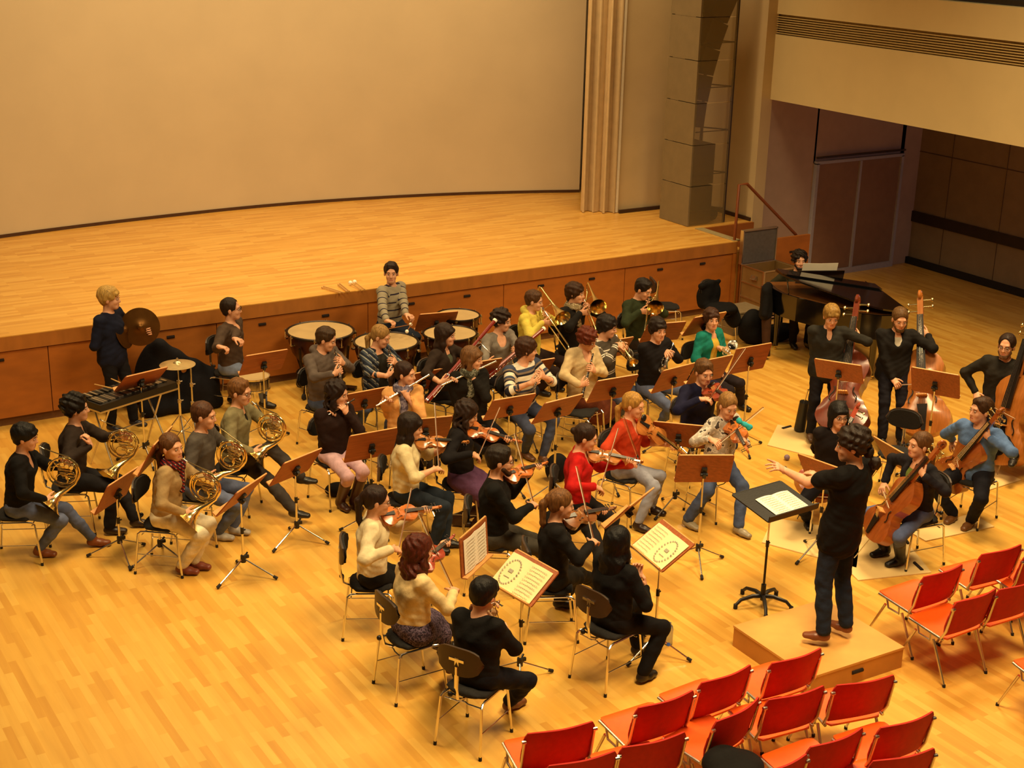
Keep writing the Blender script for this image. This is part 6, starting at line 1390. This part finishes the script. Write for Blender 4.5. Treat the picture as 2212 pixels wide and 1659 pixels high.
p=person(w,'person with very long straight black hair in black, seen from behind, sitting with hands raised',hd=(1337,1172),hz=1.20,f=12,look=18,sex='f',lean=.05,A=[(1376,1395),(1388,1455)],K=[(-.1,1,.8),(.2,1,.8)],top='0b0a0a',neck='crew',bottom='0e0c0d',hair='0a0808',hs='verylong',
  LH=(fl(1378,1225,.98),nrm(V3(.2,.3,.9)),V3(-.6,-.6,0),.8),RH=(fl(1384,1247,.88),nrm(V3(.1,.3,.9)),V3(-.6,.6,0),.8)); seat(p,w)
v=inst(('violin','dark'),lambda:make_fiddle('violin','dark')); vp=fl(1352,1228,.98); put(v,frm(nrm(V3(.5,.8,.05)),nrm(V3(.8,-.5,.6))),vp,'dark brown violin held by the long-haired woman in black','violin','violins and violas')
# conductor
w='the conductor'
p=person(w,'conductor with curly dark ponytail in black T-shirt and jeans, left arm raised',hd=(1839,962),hz=1.97,f=106,look=140,pitch=-6,sex='m',stand=True,z0=.2,lean=-.02,size=1.06,A=[(1778,1376,.285),(1828,1358,.285)],toe=(-25,5),top='0e0b0a',neck='crew',sleeve=.32,hem=.12,bulk=1.15,bottom='202838',hair='241810',hs='curly',shoe='7c4424',reach=1.0,
  LH=(fl(1672,1012,1.66),nrm(V3(-.85,.1,.5)),nrm(V3(.2,.4,-.9)),(.1,.35,.4,.45)),RH=(fl(1839,962,1.97)+V3(-.02,.42,-.42),nrm(V3(-.3,.9,.2)),V3(0,0,-1),.5),elbL=(-.6,-.2,-1),elbR=(1,-.2,-.8))
hpn=MB(); HP=p['HP']; 
g_=SDF(); a_=HP(0,-.115,-.05); g_.ell(a_,V3(.045,.05,.055),None,.02); g_.ell(a_+V3(.05,-.04,-.10),V3(.05,.05,.06),None,.03)
Vt,Q=g_.mesh(.009,lambda X,Y,Z:.008*np.sin(80*X)*np.sin(75*Y+1)*np.sin(70*Z)); o=bpy.data.objects.new('ponytail',qmesh('ponytail',Vt-p['org'],Q,[hairm('241810')])); COL.objects.link(o); o.parent=p['o']
m=MB(); a_=p['WL']-p['org']; m.tube([a_+ (V3(0,1,0)*math.cos(t)+V3(.3,0,.9)*math.sin(t))*.030 for t in [i*math.pi/6 for i in range(13)]],.008,6,False); tag(m.build('wristwatch',M_BLACK,p['o']),'dark wristband on the raised arm')
# cellos
w='the cellist in glasses'
p=cellist(w,'smiling person with black hair and glasses in black playing a red cello behind the conductor',low=(1742,1062),scr=(1850,880),bh=(1764,985),bt=(1800,905),bz=.30,push=.16,col='red',hd=(1812,898),hz=1.22,f=-125,look=-112,pitch=0,sex='f',lean=.05,glasses=True,A=[(1800,1112),(1745,1120)],K=[(-.6,1,.5),(.6,1,.5)],top='160e0e',neck='crew',bottom='14121a',hair='14100e',hs='bob'); seat(p,w)
w='the smiling cellist in blue jeans'
p=cellist(w,'smiling person in dark cardigan over green top and blue jeans playing a cello',low=(1890,1160),scr=(2046,962),bh=(1908,1060),bt=(1968,1044),bz=.30,col='cello',hd=(1986,962),hz=1.20,f=172,look=165,pitch=3,sex='f',lean=.06,A=[(1945,1205),(1912,1184)],K=[(-.6,1,.5),(.6,1,.5)],top='1c1a20',neck='v',inner='6c7c38',bottom='54628a',bkind='jeans',bootcol='15110f',hair='5a3a1c',hs='ponylow'); seat(p,w)
w='the cellist in the blue hooded jacket'
p=cellist(w,'person with brown hair in light blue hooded jacket and dark trousers playing a cello',low=(2052,1040),scr=(2172,884),bh=(2058,968),bt=(2100,945),bz=.32,push=.12,col='cello',hd=(2118,887),hz=1.21,f=-164,look=168,pitch=2,sex='m',lean=.06,A=[(2097,1124),(2060,1110)],K=[(-.6,1,.5),(.6,1,.5)],top='5470a0',neck='hood',bottom='15141c',hair='3a2412',hs='short',shoe='6c4420'); seat(p,w)
# basses
w='the bassist with short blond hair'
p=cellist(w,'standing person with short blond hair in dark grey shirt playing a double bass',kind='double_bass',low=(1815,940),scr=(1856,652),bh=(1775,825),bt=(1835,878),bz=.25,col='bassred',hd=(1796,684),hz=1.57,stand=True,f=-128,look=-122,pitch=-14,sex='m',lean=.04,size=.97,A=[(1800,925),(1750,938)],top='26241f',neck='shirt',hem=.06,sleeve=.78,bottom='16141a',hair='8c6a30',hs='fringe',shoe='4c3420',fwd=(.85,.3,.15))
w='the bassist with long hair and white V-neck'
p=cellist(w,'standing person with long hair, black jacket and white V-neck playing a double bass',kind='double_bass',low=(1998,945),scr=(1990,640),bh=(1936,838),bt=(2030,880),bz=.25,col='basslight',hd=(1944,690),hz=1.57,stand=True,f=-125,look=-122,pitch=-12,sex='m',lean=.04,size=.97,A=[(1945,965),(1905,960)],top='171412',neck='v',inner='d8d0bc',hem=.06,bottom='14121a',hair='5c4020',hs='ponylow',beard='5c4020',fwd=(.85,.3,.15))
w='the seated bassist at the right edge'
p=cellist(w,'person with receding hair in dark grey shirt at the right edge behind a double bass',kind='double_bass',low=(2160,1005),scr=(2255,660),bh=(2110,862),bt=(2190,900),bz=.12,col='basslight',hd=(2174,748),hz=1.42,pelz=.75,f=-150,look=-155,pitch=-2,sex='m',lean=.02,glasses=True,A=[(2140,990,.25),(2200,1010,.25)],top='24201a',neck='crew',bottom='15131a',hair='2a1a10',hs='receding',beard='6a4a30',fwd=(.8,.45,.1))
sc_=p['P']; t=empty('bass_stool',(sc_[0],sc_[1],0)); tag(t,'tall black stool of the bassist at the right edge','stool'); m=MB(); m.lathe([(0,0),(.17,0),(.18,.03),(.17,.06),(0,.07)],(0,0,.60),UP,20); m.build('seat',M_BFAB,t)
for i in range(4): a=math.pi/2*i+.4; m=MB(); m.tube([(.10*math.cos(a),.10*math.sin(a),.60),(.24*math.cos(a),.24*math.sin(a),0)],.012,8); m.build('leg',M_CHROME,t)
# pianist
w='the pianist'
p=person(w,'smiling person with dark curly hair and beard in olive jacket sitting at the grand piano',hd=(1727,563),hz=1.18,f=-115,look=-118,pitch=2,sex='m',lean=.04,A=None,top='2e2a18',neck='shirt',bottom='1c1814',hair='1c120c',hs='curly',beard='20140e',scarf=None,
  LH=(W(-.15,.02,.80),V3(-.4,-.9,-.1),V3(0,0,-1),.4),RH=(W(.35,.02,.80),V3(-.4,-.9,-.1),V3(0,0,-1),.4))
